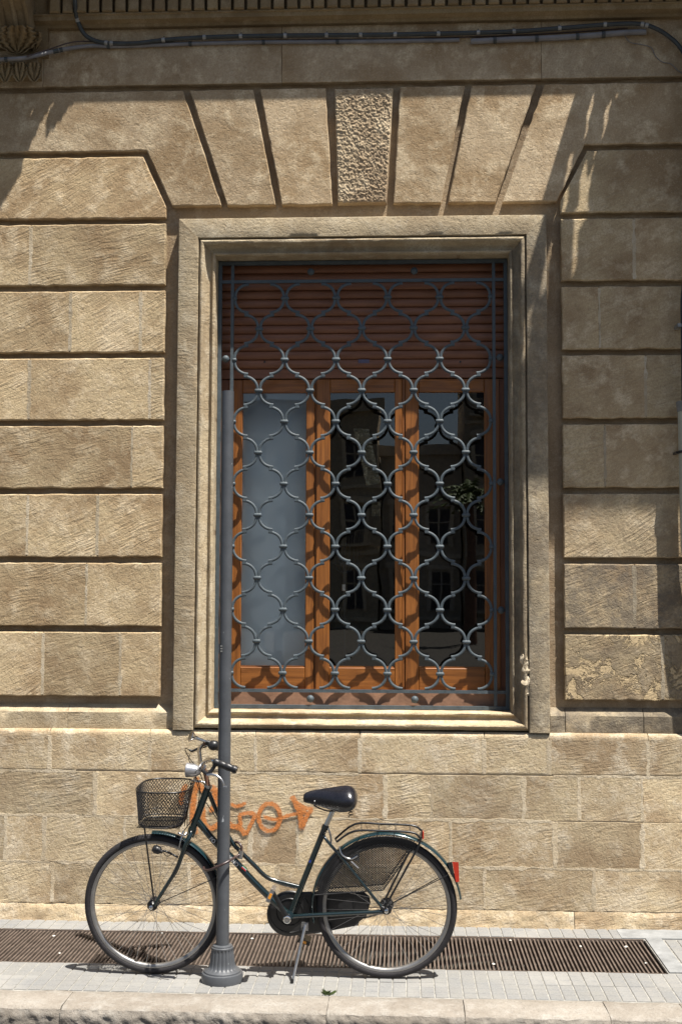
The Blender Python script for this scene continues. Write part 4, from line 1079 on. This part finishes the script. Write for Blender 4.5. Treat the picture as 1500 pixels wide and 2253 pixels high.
# chaincase, crank, pedals
def dpoly(px): return [B(x, y, -.052) for x, y in px]
c0 = (635, 2011); pts = [(c0[0]+48*math.cos(a*D2R), c0[1]-49*math.sin(a*D2R)) for a in range(80, 281, 10)]
pts += [(700, 2053), (788, 2036), (790, 2028), (806, 2016), (815, 1985), (812, 1970), (800, 1962), (700, 1961)]
fr_ = [B(x, y, -.045) for x, y in pts]; bk_ = [B(x, y, -.068) for x, y in pts]; n = len(pts)
ctr = B(640, 2010, -.045); ins_ = [B(700+(x-700)*.93, 2010+(y-2010)*.90, -.040) for x, y in pts]
mb = MB(); mb.v = fr_+bk_+ins_; mb.f = [tuple(range(2*n, 3*n)), tuple(range(2*n-1, n-1, -1))]+[(i, (i+1) % n, n+(i+1) % n, n+i) for i in range(n)]+[(2*n+i, 2*n+(i+1) % n, (i+1) % n, i) for i in range(n)]
cc = part('chain_case', mb, PLAST, bike, smooth=25)
for r in (.095, .060): part('case_ridge', ring(MB(), B(636, 2012), [(r, -.041), (r+.004, -.037), (r+.008, -.041)], 48), PLAST, cc, smooth=50)
fp('chain', [(800, 2020, -.045), (822, 2014, -.045), (845, 2008, -.045)], .004, BLACK, par=bike, seg=6)
part('sprocket', MB().lathe(Q(Wr.x, RW, -.045), BN, [(.034, -.002), (.034, .002)], 24), BLACK, bike)
crk = sub('crank', B(632, 2020), bike)
a = B(632, 2022, .075); b = B(600, 1962, .085)
part('crank_arm', MB().tube([a, b], [.0135, .0105], 8, flat=.55), BLACK, crk, smooth=50); part('crank_bolt', MB().lathe(B(632, 2022, .07), BN, [(.019, -.02), (.019, .012), (.015, .014), (.009, .012), (.005, .013)], 18), CHROME, crk, smooth=40)
part('crank_arm', MB().tube([B(638, 2015, -.08), B(668, 2068, -.09)], [.0135, .0105], 8, flat=.55), BLACK, crk, smooth=50)
def pedal(c, near):
    pd = sub('pedal', c, crk if False else bike); s = 1 if near else -1
    part('body', MB().box(c.x-.030, c.x+.030, c.y-(.095 if near else -.0), c.y+(0 if near else .095), c.z-.010, c.z+.010), ALU if near else PLAST, pd)
    part('reflector', MB().box(c.x-.012, c.x+.012, c.y-(.100 if near else .004), c.y-(.096 if near else 0), c.z-.006, c.z+.006), AMBER, pd)
    pd.rotation_euler = (0, -1.15 if near else .3, 0)
pedal(B(599, 1961, .10), True); pedal(B(669, 2073, -.10), False)
# kickstand
ks = sub('kickstand', B(672, 2030, .04), bike)
foot = G(643, 2161, .006)
part('leg', MB().tube([B(672, 2034, .04), foot], [.0075, .006], 10), ALU, ks, smooth=60); part('foot', MB().tube([foot+Vector((0, 0, .016)), foot+Vector((-.002, 0, -.004))], .008, 10), BLACK, ks)
part('mount', MB().box(*sorted((B(664, 2030).x, B(679, 2030).x)), -1.03, -1.0, B(672, 2044).z, B(672, 2028).z), ALU, ks); fp('spring', [(666, 2040, .045), (655, 2115, .07)], .003, BLACK, par=ks)
# rear light
rl = sub('rear_light', B(998, 1920), bike)
def pris(px, o0, o1): 
    n = len(px); mb = MB(); mb.v = [B(x, y, o0) for x, y in px]+[B(x, y, o1) for x, y in px]; mb.f = [tuple(range(n)), tuple(range(2*n-1, n-1, -1))]+[(i, i+n, (i+1) % n+n, (i+1) % n) for i in range(n)]; return mb
part('housing', pris([(984, 1898), (994, 1896), (999, 1930), (1002, 1941), (990, 1922)], .03, -.03), PLAST, rl)
part('lens', pris([(994.3, 1896), (1008, 1897), (1010, 1940), (1002.3, 1941)], .03, -.03), RED, rl)
# lettering on the down tube
def text(s, px, py, px2, py2, size, mat, o):
    cu = bpy.data.curves.new('lettering', 'FONT'); cu.body = s; cu.size = size; cu.extrude = .0004; cu.offset = .0006
    to = bpy.data.objects.new('t', cu); COL.objects.link(to); bpy.context.view_layer.update()
    me = bpy.data.meshes.new_from_object(to.evaluated_get(bpy.context.evaluated_depsgraph_get())); bpy.data.objects.remove(to)
    X = (B(px2, py2, o)-B(px, py, o)).normalized(); Z = (-BN); Y = (X.cross(BN)).normalized()*1
    Y = BN.cross(X); 
    mt = Matrix((X, Y, BN)).transposed().to_4x4(); mt.translation = B(px, py, o)
    me.transform(mt); me.transform(Matrix.Translation(-ORG[fr.name])); me.materials.clear(); me.materials.append(mat)
    t = bpy.data.objects.new('lettering', me); COL.objects.link(t); t.parent = fr
text('FO', 460, 1846, 500, 1884, .025, WHITE, .0168)
text('MINO', 500, 1886, 540, 1927, .025, WHITE, .0168)
def dquad(a, b, c, d, mat):
    part('stripe', MB().add([B(*p, .0172) for p in (a, b, c, d)], [(0, 1, 2, 3)]), mat, fr)
dquad((536, 1903.5), (545, 1911.5), (543.6, 1913.2), (534.5, 1905), GREEN); dquad((534.3, 1905.3), (543.4, 1913.5), (542, 1915), (533, 1906.8), WHITE); dquad((532.7, 1907.2), (541.8, 1915.4), (540, 1917.2), (531, 1909), REDS)
dquad((681, 1891), (685, 1893), (683, 1899), (679, 1897), simple('blue_decal', (.02, .04, .2), .4))
# lock
lk = thing('bicycle_lock', B(500, 1890, .05), label='brown cable lock looped round the grey pole and the bicycle frame', cat='bicycle lock')
part('cable', MB().tube(cr([B(531, 1878, .03), B(518, 1886, .06), B(503, 1895, .105), B(483, 1905, .125), B(462, 1914, .10), B(451, 1914, .05), B(449, 1908, .015), B(462, 1906, -.03), B(490, 1893, -.045), B(505, 1862, -.035), B(513, 1855, -.01), B(523, 1853, .012), B(531, 1862, .028), B(531, 1875, .03)], 8), .0062, 10), LOCKC, lk, smooth=60)
part('lock_body', MB().tube([B(531, 1871, .032), B(528, 1889, .034)], .0125, 14), CHROME, lk, smooth=40)

# ------------------------------------------------------------------ small litter on the grate
for px, py, w_ in ((119, 2060, 'left of the front wheel, nearest the wall'), (132, 2098, 'left of the front wheel, nearest the street'), (357, 2054, 'seen through the front wheel'),
                   (555, 2066, 'just right of the pole'), (1122, 2070, 'right of the rear wheel along the wall edge'), (1085, 2122, 'right of the rear wheel along the street edge'),
                   (1276, 2083, 'between the rear wheel and the far right end'), (1376, 2084, 'near the right end along the wall edge'), (1420, 2120, 'at the very right end')):
    p = G(px, py); mb = MB().ball(p+Vector((0, 0, .002)), random.uniform(.005, .008), 1.2, .8, .6, 8)
    for v in mb.v: v += noise.noise_vector(v*180)*.002
    part('pebble', mb, WAX, None, label='pale scrap lying on the drain grate '+w_, cat='pebble', group='pale scraps caught in the drain grate')
# ------------------------------------------------------------------ weed in the kerb joint
wd = G(721, 2188); mb = MB()
for k in range(26):
    a = random.uniform(0, 6.28); L = random.uniform(.012, .04); d = Vector((math.cos(a), math.sin(a)*.6, random.uniform(.3, 1.2))).normalized(); s_ = d.cross(Vector((0, 1, .3))).normalized()*.003
    p = wd+Vector((random.uniform(-.015, .015), random.uniform(-.008, .008), 0)); mb.add([p-s_, p+s_, p+d*L*.6+s_, p+d*L, p+d*L*.6-s_], [(0, 1, 2, 3, 4)])
part('weed', mb, LEAF, None, label='tiny green weed growing in the joint of the kerb', cat='weed', org=wd)

# ------------------------------------------------------------------ across the piazza: seen mirrored in the panes
def bld(x0, x1, y, h, col, label, nwin):
    t = thing('town_house', ((x0+x1)/2, y, -.1), label=label, cat='building'); m = simple('plaster_'+str(nwin)+str(int(h)), col, .9, 0, .2, .15, .6)
    part('wall', MB().box(x0, x1, y-8, y, -.1, h), m, t); part('cornice', MB().box(x0-.2, x1+.2, y-.2, y+.35, h-.5, h+.1), m, t)
    src = None; n = int((x1-x0)/nwin); fm = simple('stone_trim_'+str(nwin), tuple(min(.8, q*1.45) for q in col), .9)
    sets = [('window', MB().box(-.5, .5, 0, .04, 0, 2.1), NAVY), ('window_frame', MB().box(-.72, -.5, 0, .12, -.1, 2.3).box(.5, .72, 0, .12, -.1, 2.3).box(-.85, .85, 0, .2, 2.3, 2.55).box(-.04, .04, .02, .07, 0, 2.1).box(-.5, .5, .02, .07, 1.3, 1.37), fm),
            ('balcony_rail', MB().box(-.95, .95, 0, .55, -.22, -.08).box(-.95, .95, .5, .54, .75, .8), fm)]
    for k in range(13): sets[2][1].box(-.93+k*.15, -.90+k*.15, .5, .54, -.08, .75)
    done = {}
    for fl in range(int(h//3.6)):
        for i in range(n):
            x = x0+(i+.5)*(x1-x0)/n; z = 1+fl*3.6
            for nm, mb, mt in sets:
                if nm == 'balcony_rail' and (i+fl) % 3: continue
                if nm not in done:
                    for v in mb.v: v += Vector((x, y+.001, z))
                    done[nm] = part(nm, mb, mt, t, org=(x, y, z))
                else: inst(done[nm], nm, (x, y, z), t)
        part('string_course', MB().box(x0+.01, x1-.01, y, y+.15, .35+fl*3.6, .55+fl*3.6), fm, t)
bld(-34, -1.2, -60, 12.4, (.48, .40, .28), 'long ochre town house across the piazza', 2.6)
bld(-1.1, 3.3, -62, 10.2, (.55, .48, .38), 'narrow low pale house across the piazza', 2.0)
bld(3.4, 30, -60, 15.5, (.40, .34, .25), 'tall brown town house across the piazza', 2.4)
pt = thing('palm_tree', (2.6, -40, -.1), label='palm tree standing on the piazza before the houses', cat='tree')
part('trunk', MB().tube([(2.6, -40, -.1), (2.7, -40, 3), (2.6, -40, 5.6)], [.28, .2, .17], 10), BROWN, pt, smooth=60)
mb = MB()
for k in range(30):
    a = k*2.4; e = random.uniform(-.1, 1.1); L = random.uniform(1.3, 1.9); d = Vector((math.cos(a)*math.cos(e), math.sin(a)*math.cos(e), math.sin(e)))
    C = [Vector((2.6, -40, 5.6))+d*(L*i/7)-Vector((0, 0, .9*(i/7)**2)) for i in range(8)]; sd_ = d.cross(Vector((0, 0, 1))).normalized()
    for i in range(7):
        for s in (-1, 1): mb.add([C[i], C[i+1], C[i]+sd_*s*.35*(1-i/8)-Vector((0, 0, .25))+d*.25], [(0, 1, 2)])
part('crown', mb, LEAF, pt)
